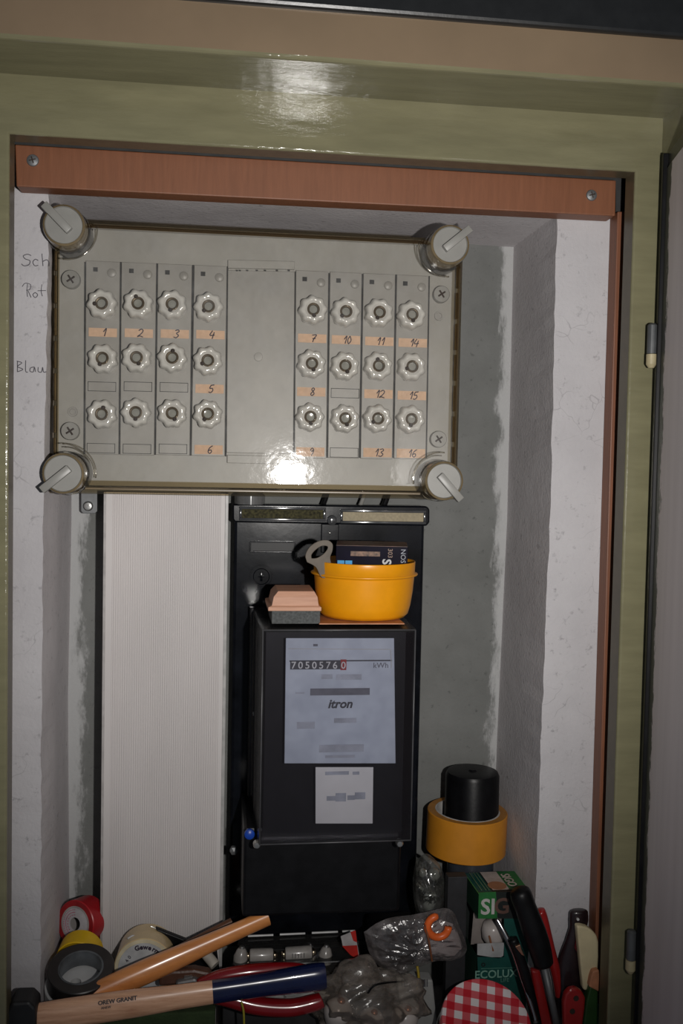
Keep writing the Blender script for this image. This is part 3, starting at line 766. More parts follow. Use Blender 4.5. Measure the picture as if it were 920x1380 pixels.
# copper coloured sheet
p = at(430, 842, YE+.012); q = at(545, 842, YE+.012)
tag(obj('copper_sheet', bx(p.x, q.x, YE+.012, YE+.10, ztm, ztm+.0012, .0002), M_('orange copper sheet', (.45, .19, .09), rough=.45, var=.15)), 'thin orange-brown sheet lying under the yellow bowl', 'sheet')
zb = ztm+.0014
bc = at(490, 800, -.135); bc = Vector((bc.x, -.135, zb))
bw = thing('plastic_bowl', 'round yellow plastic bowl with a ring lip on top of the meter', 'bowl', bc)
H = .066
prof = [(0, .002), (.040, .0), (.0485, .001), (.0525, .005), (.0550, .014), (.0575, .030), (.0590, .0475), (.0592, .0490), (.0625, .0498), (.0632, .0508), (.0625, .0518), (.0594, .0524), (.0600, H-.001), (.0597, H), (.0588, H-.001), (.0578, .048), (.0560, .028), (.0535, .014), (.050, .006), (0, .0045)]
obj('bowl_wall', lathe(prof, bc, (0, 0, 1), 64), m_yellow, bw, smooth=True)
# carton in the bowl
cc = thing('cartridge_carton', 'dark navy printed carton sticking out of the yellow bowl', 'carton', Vector((bc.x+.004, -.135, zb+.008)))
Rz = Matrix.Rotation(math.radians(-9), 4, 'Z') @ Matrix.Rotation(math.radians(4), 4, 'X')
T = Matrix.Translation(cc.location) @ Rz
m_navy = M_('navy carton', (.005, .004, .014), rough=.3, var=.15, spec=.1); m_ctop = M_('brown printed top', (.11, .05, .035), rough=.45, vs=90, var=.35)
obj('carton_body', bx(-.037, .046, -.019, .019, .022, .0775, .0005, mat=T), m_navy, cc)
obj('carton_top', bx(-.0365, .0455, -.0185, .0185, .0775, .0781, mat=T), m_ctop, cc)
ex_ = (T.to_3x3() @ X_); ez_ = (T.to_3x3() @ Z_); ey_ = T.to_3x3() @ FR_
def tp(x, z, d=.0192): return T @ Vector((x, -d, z))
obj('printed_picture', bx(-.020, .014, -.0194, -.019, .066, .0715, mat=T), M_('brown print', (.20, .11, .07), rough=.5, vs=200, var=.4), cc)
for x in (-.031, -.022): obj('blue_square', bx(x-.004, x+.004, -.0195, -.019, .0545, .0605, mat=T), M_('light blue print', (.03, .30, .62), rough=.5), cc)
text(cc, 'lettering', 'S', .014, tp(.0215, .060, .0194), ez_*-1, ex_, m_white, bold=.0004)
text(cc, 'lettering', '303', .0075, tp(.0255, .070, .0194), ez_*-1, ex_, M_('pale brown print', (.3, .2, .15), rough=.5))
text(cc, 'lettering', 'NOS', .0080, tp(.0405, .067, .0194), ez_*-1, ex_, m_smear)
# bottle opener
op = thing('bottle_opener', 'flat steel bottle opener leaning in the left side of the bowl', 'bottle opener', at(446, 775, -.165))
b = bmesh.new()
outl = [(414, 757), (412, 748), (418, 737), (429, 730), (440, 728.5), (447, 733), (447, 742), (444, 751), (446, 762), (450, 775), (434, 778), (426, 764)]
inn = [(419, 753), (419, 747), (425, 740), (433, 735), (441, 735.5), (441.5, 740), (436, 747), (427, 752.5)]
cu = bpy.data.curves.new('op', 'CURVE'); cu.dimensions = '2D'; cu.fill_mode = 'BOTH'; cu.extrude = .0010; cu.bevel_depth = .0006
for L in (outl, inn):
    pp = [at(u, v, -.165) for u, v in L]; pp = spline(pp+[pp[0]], 4)[:-1]
    sp = cu.splines.new('POLY'); sp.points.add(len(pp)-1)
    for i, q in enumerate(pp): sp.points[i].co = (q.x-op.location.x, q.z-op.location.z, 0, 1)
    sp.use_cyclic_u = True
t = bpy.data.objects.new('t', cu); COL.objects.link(t)
me = bpy.data.meshes.new_from_object(t.evaluated_get(bpy.context.evaluated_depsgraph_get())); bpy.data.objects.remove(t)
me.transform(Matrix.Rotation(PI/2, 4, 'X')); me.materials.clear()
link('opener_plate', me, M_('worn steel', (.13, .11, .09), rough=.6, metal=.1, var=.1, spec=.3), op)
# sanding block
sbk = thing('sanding_block', 'small chamfered wooden sanding block with dark grey pad left of the bowl', 'sanding block', Vector((at(396, 836, -.185).x, -.155, ztm)))
xa = at(366, 830, -.185).x; xb = at(431, 830, -.185).x
obj('grey_pad', bx(xa, xb, -.187, -.115, ztm, ztm+.0145, .0005), M_('grey abrasive pad', (.085, .09, .09), rough=.9, vs=400, var=.2), sbk)
b = bmesh.new()
z1, z2, z3 = ztm+.0147, ztm+.0225, ztm+.036
L = [rect(xa-.003, xb+.002, 0, 0, 0)]
ringz = [(z1, 0), (z2, -.0), (z2, .003), (z3, .006)]
rg = []
for z, i_ in [(z1, 0), (z1+.004, 0), (z1+.0055, .004), (z3-.006, .006), (z3, .011)]:
    rg.append([b.verts.new(p) for p in (Vector((xa-.004+i_, -.188+i_*.5, z)), Vector((xb+.001-i_*.7, -.188+i_*.5, z)), Vector((xb+.001-i_*.7, -.113-i_, z)), Vector((xa-.004+i_, -.113-i_, z)))])
for A, Bq in zip(rg, rg[1:]):
    for i in range(4): b.faces.new((A[i], A[(i+1) % 4], Bq[(i+1) % 4], Bq[i]))
b.faces.new(rg[-1]); b.faces.new(rg[0][::-1])
bmesh.ops.recalc_face_normals(b, faces=b.faces)
obj('wooden_grip', b, woodmat('pale beech', (.42, .21, .13), (.58, .32, .21), rough=.6, axis='X', fine=.8), sbk)

# ================================================================== clutter on the niche floor
def px(Y): return (Y+1.26)/FPX*1.02
def roll(name, label, c, axis, ro, ri, wd, mat_o, mat_f, mat_i, core=None, cat='tape roll', core_label=None):
    a = Vector(axis).normalized(); c = Vector(c)
    t = thing(name, label, cat, c)
    b = lathe([(ri+.002, -wd/2), (ro-.001, -wd/2), (ro, -wd/2+.001), (ro, wd/2-.001), (ro-.001, wd/2), (ri+.002, wd/2)], c, a, 56, closed=True, mis=[1, 0, 0, 0, 1, 1])
    obj('tape', b, [mat_o, mat_f], t, auto=40)
    b = lathe([(ri, -wd/2-.0003), (ri+.0021, -wd/2-.0003), (ri+.0021, wd/2+.0003), (ri, wd/2+.0003)], c, a, 56, closed=True)
    obj('core', b, mat_i, t, auto=40)
    return t
VD = -fw
# red tape
m_red = M_('red tape', (.42, .012, .018), rough=.35, var=.06); m_card = M_('grey card core', (.36, .33, .32), rough=.7)
rc = at(111, 1241, -.064)
ax = Vector((-.50, -.84, .16)).normalized()
rt_ = roll('tape_roll', 'red tape roll with white core label leaning in the left niche corner', rc, ax, .0275, .0185, .028, m_red, M_('dark red tape side', (.30, .01, .014), rough=.4), m_card)
fx, fy, fa = frame_of(ax)
b = lathe([(.0183, 0), (.0183, .0008), (.0075, .0008), (.0075, 0)], rc+ax*.0135, ax, 40, closed=True)
obj('core_label', b, M_('white core label', (.50, .48, .50), rough=.6), rt_, auto=40)
b = bmesh.new()
for k in range(16):
    t = PI*.55+k*.16; 
    for rr in (.0165, .0135, .0105):
        if rr < .011 and k % 2: continue
        d = fx*math.cos(t)+fy*math.sin(t); e = -fx*math.sin(t)+fy*math.cos(t); p = rc+ax*.0148+d*rr
        tube([p-e*.0008, p+e*.0008], .00035, 5, b)
obj('pink_print', b, M_('pink print', (.55, .06, .16), rough=.6), rt_)
# yellow tape, standing on edge
yc = at(107, 1288, -.107)
roll('tape_roll', 'yellow tape roll standing on edge between red and black rolls', yc, (-.1, -.97, -.1),   .0258, .0185, .026, M_('yellow tape', (.80, .50, .004), rough=.45, var=.05), M_('yellow tape side', (.45, .28, .003), rough=.5), m_card)
# black tape roll, tilted up
bcn = at(109, 1313, -.158); axb = Vector((.03, -.30, .95)).normalized()
m_bt = M_('black tape', (.018, .016, .016), rough=.4, var=.15)
k = roll('tape_roll', 'large black tape roll lying tilted in front of yellow roll', bcn, axb, .0370, .0230, .020, m_bt, M_('black tape side', (.022, .018, .017), rough=.5), M_('dark steel blue core', (.11, .12, .13), rough=.35, vs=40, var=.3))
roll('tape_roll', 'white tape roll lying hidden beneath the large black tape roll', bcn-axb*.024+Vector((-.006, .002, 0)), axb, .0345, .006, .022, m_white, m_white, m_white)
# cream roll with printed label
cc_ = at(195, 1302, -.125); axc = Vector((-.05, -.99, .02)).normalized()
m_cream = M_('cream tape', (.66, .50, .27), rough=.3, coat=.3, var=.06)
cr = roll('tape_roll', 'cream tape roll with grey printed face label against the duct', cc_+Vector((0, .016, 0)), axc, .0345, .010, .040, m_cream, M_('cream rim', (.70, .62, .43), rough=.4), m_card)
fcen = cc_+Vector((0, .016, 0))+axc*.0205
b = lathe([(.0295, 0), (.0295, .0006), (.0098, .0006), (.0098, 0)], fcen, axc, 48, closed=True)
obj('face_label', b, M_('grey white label', (.52, .53, .54), rough=.5), cr, auto=40)
fu = (Z_-axc*axc.dot(Z_)).normalized(); fx = fu.cross(axc)*-1
fx = axc.cross(fu)*-1 if (axc.cross(fu)).x < 0 else axc.cross(fu)
m_dk = M_('dark print', (.03, .02, .04), rough=.6)
for i, ch in enumerate('Gewerma'):
    a = math.radians(108-i*11.5); d = fx*math.cos(a)+fu*math.sin(a)
    text(cr, 'lettering', ch, .0078, fcen+axc*.0009+d*.0248, fx*math.sin(a)-fu*math.cos(a), d, m_dk, bold=.0003)
for i, ch in enumerate('40'):
    a = math.radians(155-i*14); d = fx*math.cos(a)+fu*math.sin(a)
    text(cr, 'lettering', ch, .006, fcen+axc*.0009+d*.021, fx*math.sin(a)-fu*math.cos(a), d, m_dk)
b = tube(spline([cc_+Vector((-.021, .008, .030)), cc_+Vector((-.014, .012, .0315)), cc_+Vector((-.018, .004, .026)), cc_+Vector((-.024, .006, .022))], 4), .0012, 6)
obj('tape_tear', b, m_white, cr)

# hammer with light wood handle, blue grip end, black head
m_ash = woodmat('ash wood', (.55, .27, .15), (.90, .54, .34), rough=.38, coat=.7, axis='X', fine=1.0, rot=(0, .13, 0))
m_blue = M_('dark blue lacquer', (.006, .011, .055), rough=.22, coat=.6, var=.1)
YH = -.205
A0 = at(30, 1374, YH-.005); A1 = at(438, 1315, YH+.015)
hm = thing('hammer', 'hammer with pale ash handle, dark blue grip end and black head', 'hammer', A0)
def alongs(f0, f1, n): return [A0.lerp(A1, f0+(f1-f0)*i/(n-1)) for i in range(n)]
fj = (281-30)/(438-30)
Z_hint = (0, 1, 0)
b = tube(alongs(0, fj, 24), lerps([.0145, .0158, .0160, .0152, .0135, .0130], 24), 24, flat=.72)
obj('handle', b, m_ash, hm, auto=60)
b = tube(alongs(fj, 1, 20), [*lerps([.0131, .0128, .0133, .0148, .0158], 19), .0148], 24, flat=.75)
obj('blue_grip', b, m_blue, hm, auto=50)
hd = A0+Vector((.002, 0, 0))
b = prism([hd+Vector((-.016, -.016, -.055)), hd+Vector((.015, -.016, -.055)), hd+Vector((.015, -.016, .020)), hd+Vector((.008, -.016, .028)), hd+Vector((-.010, -.016, .028)), hd+Vector((-.020, -.016, .010))], .032, .003)
obj('hammer_head', b, M_('black forged steel', (.012, .012, .013), rough=.55, var=.2), hm)
# burned-in stamp on the handle (an unreadable row of capitals in the photograph)
ex = (A1-A0).normalized(); st_n = Vector((0, -.80, .60)).normalized(); ez = st_n.cross(ex)*-1
ez = (Z_*.80+Vector((0, .60, 0))).normalized(); ez = (ez-ex*ez.dot(ex)).normalized()
nrm = ex.cross(ez).normalized()
pA = A0.lerp(A1, (155-30)/408.)+Vector((0, -.002, .0015))
text(hm, 'lettering', 'OREW GRANIT', .0060, pA+Vector((0, -.0095, .0105)), ex, ez, m_print, bold=.0001)
text(hm, 'lettering', 'ANEW', .0035, pA+Vector((-.012, -.0115, .0045)), ex, ez, m_print)

# second wooden tool handle, orange varnish
m_or = woodmat('orange varnished wood', (.55, .20, .055), (.78, .32, .10), rough=.3, coat=.9, axis='X', fine=.5, rot=(0, .45, 0))
B0 = at(112, 1347, -.184); B1 = at(361, 1236, -.134)
hb_ = thing('wooden_tool_handle', 'orange varnished wooden tool handle lying diagonally across the clutter', 'tool handle', B0)
n = 30; pts = [B0.lerp(B1, i/(n-1)) for i in range(n)]
obj('handle', tube(pts, lerps([.0125, .0135, .0140, .0128, .0110, .0100, .0098], n), 24, flat=.8), m_or, hb_, auto=60)
# thin brown stick behind it
s0 = at(228, 1285, -.135); s1 = at(312, 1242, -.112)
tag(obj('wooden_stick', tube([s0, s1], .0045, 10), woodmat('dark brown stick', (.09, .035, .015), (.14, .055, .025), axis='X')), 'thin dark brown stick right behind the orange handle', 'stick')
# black plastic wedge with a wire tip
wd_ = thing('black_wedge', 'pointed black plastic wedge with fine wire tip beside the cream tape', 'plastic wedge', at(240, 1290, -.10))
obj('wedge_body', slab([(209, 1251), (255, 1269), (292, 1282), (296, 1312), (250, 1312), (222, 1275)], -.105, .008, .0015), m_blackm, wd_)
obj('wire_tip', tube(spline([at(203, 1248.5, -.103), at(207, 1250, -.103), at(214, 1254, -.103)], 3), .0007, 6), m_steel, wd_)
# brown leather sheath between the handles
sh = thing('knife_sheath', 'brown knife sheath with small silver mark between the two handles', 'sheath', at(255, 1318, -.165))
obj('sheath_body', slab([(214, 1316), (232, 1309), (262, 1307), (284, 1311), (288, 1324), (214, 1330)], -.166, .014, .003), M_('brown leather', (.10, .045, .028), rough=.4, bump=.2), sh)
obj('silver_mark', slab([(248, 1316), (259, 1315), (259, 1319), (248, 1319.5)], -.1675, .002), m_steel, sh)
# pale dowel
tag(obj('pale_dowel', tube([at(276, 1284, -.13), at(290, 1301, -.14)], .0062, 14), M_('pale dowel', (.50, .46, .40), rough=.5), auto=50), 'short pale grey plastic dowel under the orange handle end', 'dowel')

# ceramic fuses in a clear plastic tray
m_film = clear('clear tray', (.90, .90, .90), rough=.1, refl=.08, diff=.03)
ftz = at(400, 1300, -.125).z
tr = thing('fuse_tray', 'clear plastic tray of ceramic fuses below the meter', 'tray', at(385, 1300, -.11))
b = bmesh.new()
f0 = [at(u, v, Y) for u, v, Y in ((312, 1304, -.135), (487, 1294, -.135), (480, 1256, -.075), (322, 1264, -.075))]
obj('tray_base', prism([p+Vector((0, 0, -.002)) for p in f0], .0, 0) if False else (lambda q: q)(tube([f0[0], f0[1]], .0012, 6)), m_film, tr)
b = bmesh.new(); vb_ = [b.verts.new(p) for p in f0]; b.faces.new(vb_)
lo = [b.verts.new(p+Vector((0, .002, -.018))) for p in f0]; b.faces.new(lo[::-1])
for i in range(4): b.faces.new((vb_[i], vb_[(i+1) % 4], lo[(i+1) % 4], lo[i]))
obj('tray_shell', b, m_film, tr)
obj('tray_lining', bx(f0[0].x+.003, f0[1].x-.003, -.132, -.078, f0[0].z-.020, f0[0].z-.0185), m_blackm, tr)
for (a, c_) in ((334, 368), (377, 411), (420, 455), (461, 478)):
    p = at(a, 1261.5-(a-334)*.05, -.077); q = at(c_, 1260-(c_-368)*.05, -.077)
    obj('lid_edge_glint', tube([p, q], .0014, 8), M_('pale edge glint', (.42, .42, .42), rough=.3), tr)  # pale tubes imitate light caught along the clear lid edge
m_cer = M_('white ceramic', (.33, .31, .29), rough=.25, coat=.3)
for i, (a, c_, lab) in enumerate((((332, 1288), (372, 1287), 'white ceramic fuse lying at the left end of the tray row'), ((380, 1286), (424, 1283), 'white ceramic fuse with dark print in the middle of the tray'))):
    p = at(*a, -.118); q = at(*c_, -.118); d = (q-p).normalized(); L_ = (q-p).length
    f = thing('ceramic_fuse', lab, 'fuse', p, 'ceramic fuses in the clear tray')
    obj('fuse_body', lathe([(0, .004), (.0072, .004), (.0080, .006), (.0080, L_-.006), (.0072, L_-.004), (0, L_-.004)], p, d, 24), m_cer, f, auto=40)
    for s in (0, 1): obj('metal_cap', lathe([(0, -.001), (.0035, -.001), (.0045, .001), (.0045, .0045), (0, .0045)] , p if s == 0 else q, d if s == 0 else -d, 18), M_('brass cap', (.6, .5, .36), rough=.2, metal=1), f, smooth=True)
    if i == 1:
        for k_ in range(5): 
            e = p+d*(.012+k_*.0035)+FR_*.0081+Z_*.001
            obj('print_line', tube([e-Z_*.003, e+Z_*.003], .0004, 5), m_print, f)
for (u, v, lab) in ((323, 1290, 'ceramic fuse standing upright at the left tray end'), (437, 1288, 'ceramic fuse with tapered top standing at right of the tray row')):
    p = at(u, v+10, -.120)
    f = thing('ceramic_fuse', lab, 'fuse', p, 'ceramic fuses in the clear tray')
    d = Vector((.12, .1, 1)).normalized()
    obj('fuse_body', lathe([(0, 0), (.0075, 0), (.0082, .001), (.0085, .010), (.0060, .017), (.0040, .0195), (0, .0195)], p, d, 24), m_cer, f, auto=40)
    obj('metal_cap', lathe([(0, .0195), (.0035, .0195), (.0030, .022), (0, .022)], p, d, 18), m_steel, f)
# red and white card at the tray end
cdd = thing('printed_card', 'small red and white printed card at the right end of the fuse tray', 'card', at(472, 1290, -.085))
obj('card_sheet', slab([(459, 1262), (478, 1254), (485, 1295), (462, 1276)], -.128, .0008), M_('white card', (.45, .42, .42), rough=.6), cdd)
obj('red_print', slab([(461, 1275), (481, 1274), (484, 1294), (472, 1287)], -.1286, .0004), M_('red card print', (.50, .018, .012), rough=.5), cdd)
obj('red_print', slab([(472, 1256), (479, 1254), (481, 1270), (476, 1268)], -.1286, .0004), M_('red card print b', (.50, .018, .012), rough=.5), cdd)

# red pliers
m_rp = M_('dark red vinyl', (.24, .006, .010), rough=.22, coat=.4, var=.05, spec=.7)
plr = thing('pliers', 'pliers with glossy dark red dipped handles under the blue hammer grip', 'pliers', at(300, 1330, -.175))
P = spline([at(268, 1328, -.172), at(300, 1316, -.172), at(345, 1309, -.170), (at(395, 1306, -.165)), at(420, 1310, -.160)], 6)
obj('handle', tube(P, lerps([.0075, .0085, .0088, .0075, .0062], len(P)), 16), m_rp, plr, smooth=True)
P = spline([at(262, 1338, -.178), at(300, 1343, -.182), at(345, 1355, -.186), at(390, 1358, -.187), at(424, 1351, -.186), at(434, 1347, -.185)], 6)
obj('handle', tube(P, [*lerps([.0085, .0095, .0100, .0098, .0095, .0085], len(P)-1), .005], 16), m_rp, plr, smooth=True)
obj('jaw', slab([(236, 1324), (262, 1319), (282, 1330), (262, 1349), (238, 1344)], -.172, .010, .003), m_dsteel, plr)

# white crumpled paper behind the blue grip
def crumple(name, c, rx, ry, rz, amp, freq, mat, parent=None, sub=4, seed=0, smooth=False, squash=None, rot=0):
    b = bmesh.new(); bmesh.ops.create_icosphere(b, subdivisions=sub, radius=1)
    for v in b.verts:
        n = v.co.normalized(); s = Vector((seed*3.1, seed*1.7, seed))
        k = 1 + amp*(noise.noise(n*freq+s)*1.2 + abs(noise.noise(n*freq*2.3+s))*.8)
        if squash: k *= squash(n)
        q = Vector((n.x*rx*k, n.y*ry*k, n.z*rz*k)); q.rotate(Matrix.Rotation(rot, 3, 'Y'))
        v.co = Vector(c)+q
    return obj(name, b, mat, parent, smooth=smooth)
o = crumple('paper_scrap', at(398, 1343, -.165), .034, .012, .010, .5, 3, M_('white scrap', (.38, .38, .37), rough=.6), sub=3, seed=4)
tag(o, 'crumpled white paper scrap between blue grip and red pliers handle', 'paper')

# bags
m_bag = clear('crinkled clear bag', (.80, .79, .78), rough=.14, refl=.10, diff=.08, dcol=(.62, .56, .56), bump=.8, bs=90, smear=.22)
m_bag2 = clear('brownish film bag', (.78, .73, .68), rough=.20, refl=.07, diff=.12, dcol=(.62, .54, .47), bump=.7, bs=60, smear=.22)
m_bulb = M_('white bulb glass', (.52, .47, .44), rough=.25, var=.04)
bg = crumple('plastic_bag', at(498, 1352, -.165), .058, .034, .040, .34, 1.6, m_bag2, seed=2, sub=5, smooth=True)
tag(bg, 'brownish translucent plastic bag holding white bulbs at bottom centre', 'bag')
for i, (u, v, r, lab) in enumerate(((545, 1372, .016, 'white bulb inside the brownish bag, at its right end'), (500, 1376, .015, 'white bulb low in the middle of the brownish bag'), (455, 1362, .017, 'white bulb inside the brownish bag, at its left end'))):
    c = at(u, v, -.175)
    t = thing('light_bulb', lab, 'bulb', c)
    obj('glass_bulb', lathe([(0, r), (r*.6, r*.82), (r*.95, r*.35), (r, 0), (r*.85, -r*.55), (r*.5, -r*1.2), (r*.42, -r*1.6), (0, -r*1.6)], c, (.2, -.3, .9), 24), m_bulb, t, smooth=True)
    obj('bulb_tip', lathe([(0, r*1.2), (r*.25, r*1.0), (r*.3, r*.9), (0, r*.8)], c, (.2, -.3, .9), 12), M_('copper tip', (.5, .2, .1), rough=.3, metal=.6), t, smooth=True)

# clear bag with orange ring: flat pouch
def pouch(name, outline, Y, thick, mat, parent, seed, amp=.004):
    "crinkled pouch built from an outline; both skins bulge"
    b = bmesh.new(); pts = [at(u, v, Y) for u, v in outline]
    cen = sum(pts, Vector())/len(pts); nr_ = 9; P = spline(pts+[pts[0]], 5)[:-1]; N = len(P)
    for side in (-1, 1):
        prev = None
        for k in range(nr_+1):
            f = k/nr_; ring = []
            for p in P:
                q = cen.lerp(p, f); h = thick*math.sqrt(max(0, 1-f*f))
                nz = noise.noise(Vector((q.x, q.z, seed*.1+side))*70)*amp + abs(noise.noise(Vector((q.x, q.z, seed+side*.3))*140))*amp
                ring.append(b.verts.new(q+Vector((0, side*(h+nz*(1-f**6)), noise.noise(q*90)*.001))))
            if prev:
                for i in range(N): b.faces.new((prev[i], prev[(i+1) % N], ring[(i+1) % N], ring[i]))
            prev = ring
    bmesh.ops.remove_doubles(b, verts=b.verts, dist=1e-5)
    return obj(name, b, mat, parent)
pb = thing('plastic_bag', 'crinkled clear bag with orange ring tied by a brown rubber band', 'bag', at(555, 1310, -.14))
pouch('bag_film', [(490, 1256), (520, 1238), (560, 1232), (604, 1224), (620, 1252), (629, 1278), (618, 1292), (588, 1296), (560, 1304), (535, 1317), (515, 1306), (498, 1285)], -.140, .010, m_bag, pb, 3)
obj('rubber_band', tube(spline([at(573, 1246, -.153), at(578, 1270, -.155), at(582, 1295, -.151)], 5), .0012, 8), M_('brown rubber', (.22, .08, .035), rough=.5), pb)
P = [at(590+14*math.cos(t), 1249+14*math.sin(t), -.151) for t in [PI*2*i/24 for i in range(19)]]
tag(obj('orange_ring', tube(P, [.0045]*18+[.003], 12), M_('orange plastic', (.80, .14, .025), rough=.35), smooth=True), 'orange plastic ring hook inside the clear bag', 'ring')
tag(obj('dark_plug', bx(at(500, 1270, -.12).x, at(560, 1270, -.12).x, -.135, -.085, at(520, 1296, -.12).z, at(520, 1245, -.12).z, .006), m_blackm), 'black plastic plug block inside the left half of clear bag', 'plug')
pw_ = obj('paper_insert', slab([(566, 1262), (590, 1238), (612, 1246), (624, 1276), (612, 1288), (580, 1290)], -.139, .001), M_('pale pink paper', (.42, .36, .36), rough=.6))
tag(pw_, 'pale paper insert inside the right half of clear bag', 'paper')
# clear bag of glass parts in the gap right of the meter
gb = thing('plastic_bag', 'clear bag of small glass parts between meter and grey carton', 'bag', at(575, 1240, -.10))
m_bag3 = clear('thin clear bag', (.84, .84, .82), rough=.12, refl=.09, diff=.05, dcol=(.4, .4, .38), bump=.5, bs=50, smear=.12)
pouch('bag_film', [(560, 1160), (574, 1150), (590, 1162), (600, 1185), (602, 1215), (594, 1238), (574, 1242), (560, 1225), (556, 1190)], -.105, .016, m_bag3, gb, 8)
m_gl = M_('clear glass bead', (.20, .21, .19), rough=.05, spec=.9, coat=1)
for u, v, r, lab in ((585, 1178, .0085, 'upper right round glass bead in small clear bag'), (569, 1176, .0060, 'upper left round glass bead in small clear bag'), (565, 1196, .0070, 'lower left round glass bead in small clear bag')):
    c = at(u, v, -.105); tag(obj('glass_bead', lathe([(0, r), (r*.7, r*.7), (r, 0), (r*.7, -r*.7), (0, -r)], c, (0, 0, 1), 24), m_gl, smooth=True), lab, 'bead')
c = at(579, 1212, -.108)
tag(obj('white_cap', lathe([(0, .010), (.006, .009), (.0085, .003), (.008, -.004), (.007, -.014), (0, -.014)], c, (.1, -.3, 1), 24), M_('milky white cap', (.36, .38, .36), rough=.4), smooth=True), 'milky white cap low in the small clear bag', 'cap')

# paper package with barcode, wires
pk = thing('paper_package', 'pale paper package with barcode beside the gingham jar', 'package', at(575, 1378, -.17))
obj('package_body', slab([(534, 1318), (583, 1321), (590, 1390), (548, 1390), (538, 1345)], -.150, .020, .002), M_('pale package', (.34, .34, .33), rough=.6, var=.06), pk)
b = None; xx = 541.0
for i, wd in enumerate([1, .6, 1.6, .6, 1, 2, .6, 1, .6, 1.8, 1, .6, 1.4, .6, 1, 2, .6, 1]):
    b = slab([(xx, 1320), (xx+wd, 1320), (xx+wd, 1330), (xx, 1330)], -.1506, .0005, 0, b); xx += wd+.95
obj('barcode', b, m_print, pk)
tag(obj('wire', tube(spline([at(562, 1302, -.152), at(564, 1318, -.156), at(561, 1334, -.156)], 5), .0016, 8), M_('yellow wire', (.40, .28, .02), rough=.4), smooth=True), 'short yellow wire hanging over the barcode package', 'wire')
tag(obj('wire', tube(spline([at(496, 1338, -.200), at(505, 1328, -.203), at(525, 1324, -.190), at(545, 1323, -.160)], 5), .0011, 8), m_blackm, smooth=True), 'thin black wire lying across the brownish bag', 'wire')
tag(obj('wire', tube(spline([at(325, 1350, -.198), at(328, 1362, -.20), at(329, 1385, -.20)], 5), .0012, 8), M_('yellow green wire', (.38, .33, .03), rough=.4), smooth=True), 'yellow wire hanging below the pliers', 'wire')

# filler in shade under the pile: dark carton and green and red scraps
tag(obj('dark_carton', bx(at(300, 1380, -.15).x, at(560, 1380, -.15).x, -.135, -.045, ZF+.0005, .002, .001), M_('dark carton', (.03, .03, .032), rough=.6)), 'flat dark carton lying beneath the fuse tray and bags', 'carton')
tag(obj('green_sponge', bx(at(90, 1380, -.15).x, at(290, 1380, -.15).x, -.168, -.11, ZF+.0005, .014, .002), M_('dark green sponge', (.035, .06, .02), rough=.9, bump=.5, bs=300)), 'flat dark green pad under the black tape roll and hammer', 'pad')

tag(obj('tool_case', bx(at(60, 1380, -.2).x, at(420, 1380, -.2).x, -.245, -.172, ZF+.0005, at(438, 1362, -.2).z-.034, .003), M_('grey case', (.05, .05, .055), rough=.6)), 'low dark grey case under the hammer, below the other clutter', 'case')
# gingham jar
def gingham():
    m, nt, out = newmat('red white gingham')
    b = nd(nt, 'ShaderNodeBsdfPrincipled'); lk(nt, b.outputs[0], out.inputs[0]); b.inputs['Roughness'].default_value = .35
    v = coords(nt, (1, 1, 1), 'obj'); sp = nd(nt, 'ShaderNodeSeparateXYZ'); lk(nt, v, sp.inputs[0])
    tot = None
    for ax_, off in ((0, .0), (1, .003)):
        a = nd(nt, 'ShaderNodeMath', operation='MULTIPLY_ADD'); a.inputs[1].default_value = 1/.0185; a.inputs[2].default_value = off*50+50; lk(nt, sp.outputs[ax_], a.inputs[0])
        f = nd(nt, 'ShaderNodeMath', operation='FRACT'); lk(nt, a.outputs[0], f.inputs[0])
        g = nd(nt, 'ShaderNodeMath', operation='GREATER_THAN'); g.inputs[1].default_value = .5; lk(nt, f.outputs[0], g.inputs[0])
        if tot is None: tot = g
        else:
            s = nd(nt, 'ShaderNodeMath', operation='ADD'); lk(nt, tot.outputs[0], s.inputs[0]); lk(nt, g.outputs[0], s.inputs[1]); tot = s
    h = nd(nt, 'ShaderNodeMath', operation='MULTIPLY'); h.inputs[1].default_value = .5; lk(nt, tot.outputs[0], h.inputs[0])
    r = ramp(nt, h.outputs[0], [(0, (.85, .78, .78)), (.25, (.72, .12, .14)), (.75, (.60, .015, .03))])
    nt.nodes[-1].color_ramp.interpolation = 'CONSTANT'
    lk(nt, r, b.inputs['Base Color']); return m
Jc = at(655, 1378, -.219); ja = Vector((.02, -.52, .86)).normalized()
jar = bpy.data.objects.new('jam_jar', None); COL.objects.link(jar); jar.location = Jc
tag(jar, 'glass jar with red and white gingham lid tilted towards the viewer', 'jar')
jx = X_.copy(); jx = (jx-ja*ja.dot(jx)).normalized(); jy = ja.cross(jx)
RJ = Matrix((jx, jy, ja)).transposed() @ Matrix.Rotation(math.radians(-14), 3, 'Z'); jar.rotation_euler = RJ.to_euler()
def jpart(name, prof, mat, n=56, closed=False, sm=35):
    b = lathe(prof, (0, 0, 0), (0, 0, 1), n, closed=closed); me = bpy.data.meshes.new(name); b.to_mesh(me); b.free()
    o = link(name, me, mat, jar, smooth=True); me.set_sharp_from_angle(angle=math.radians(sm)); return o
lr = .0518
jpart('lid', [(0, .0012), (lr-.008, .0012), (lr-.006, .0022), (lr-.001, .0018), (lr, 0), (lr, -.012), (lr-.002, -.013), (lr-.004, -.012)], gingham())['label'] = 'red and white gingham screw lid'
jpart('glass_body', [(lr-.006, -.006), (lr-.006, -.016), (lr-.001, -.022), (lr+.001, -.030), (lr+.001, -.040), (lr-.004, -.047), (0, -.047)], M_('dark jar content', (.035, .02, .014), rough=.1, coat=1, spec=.8))
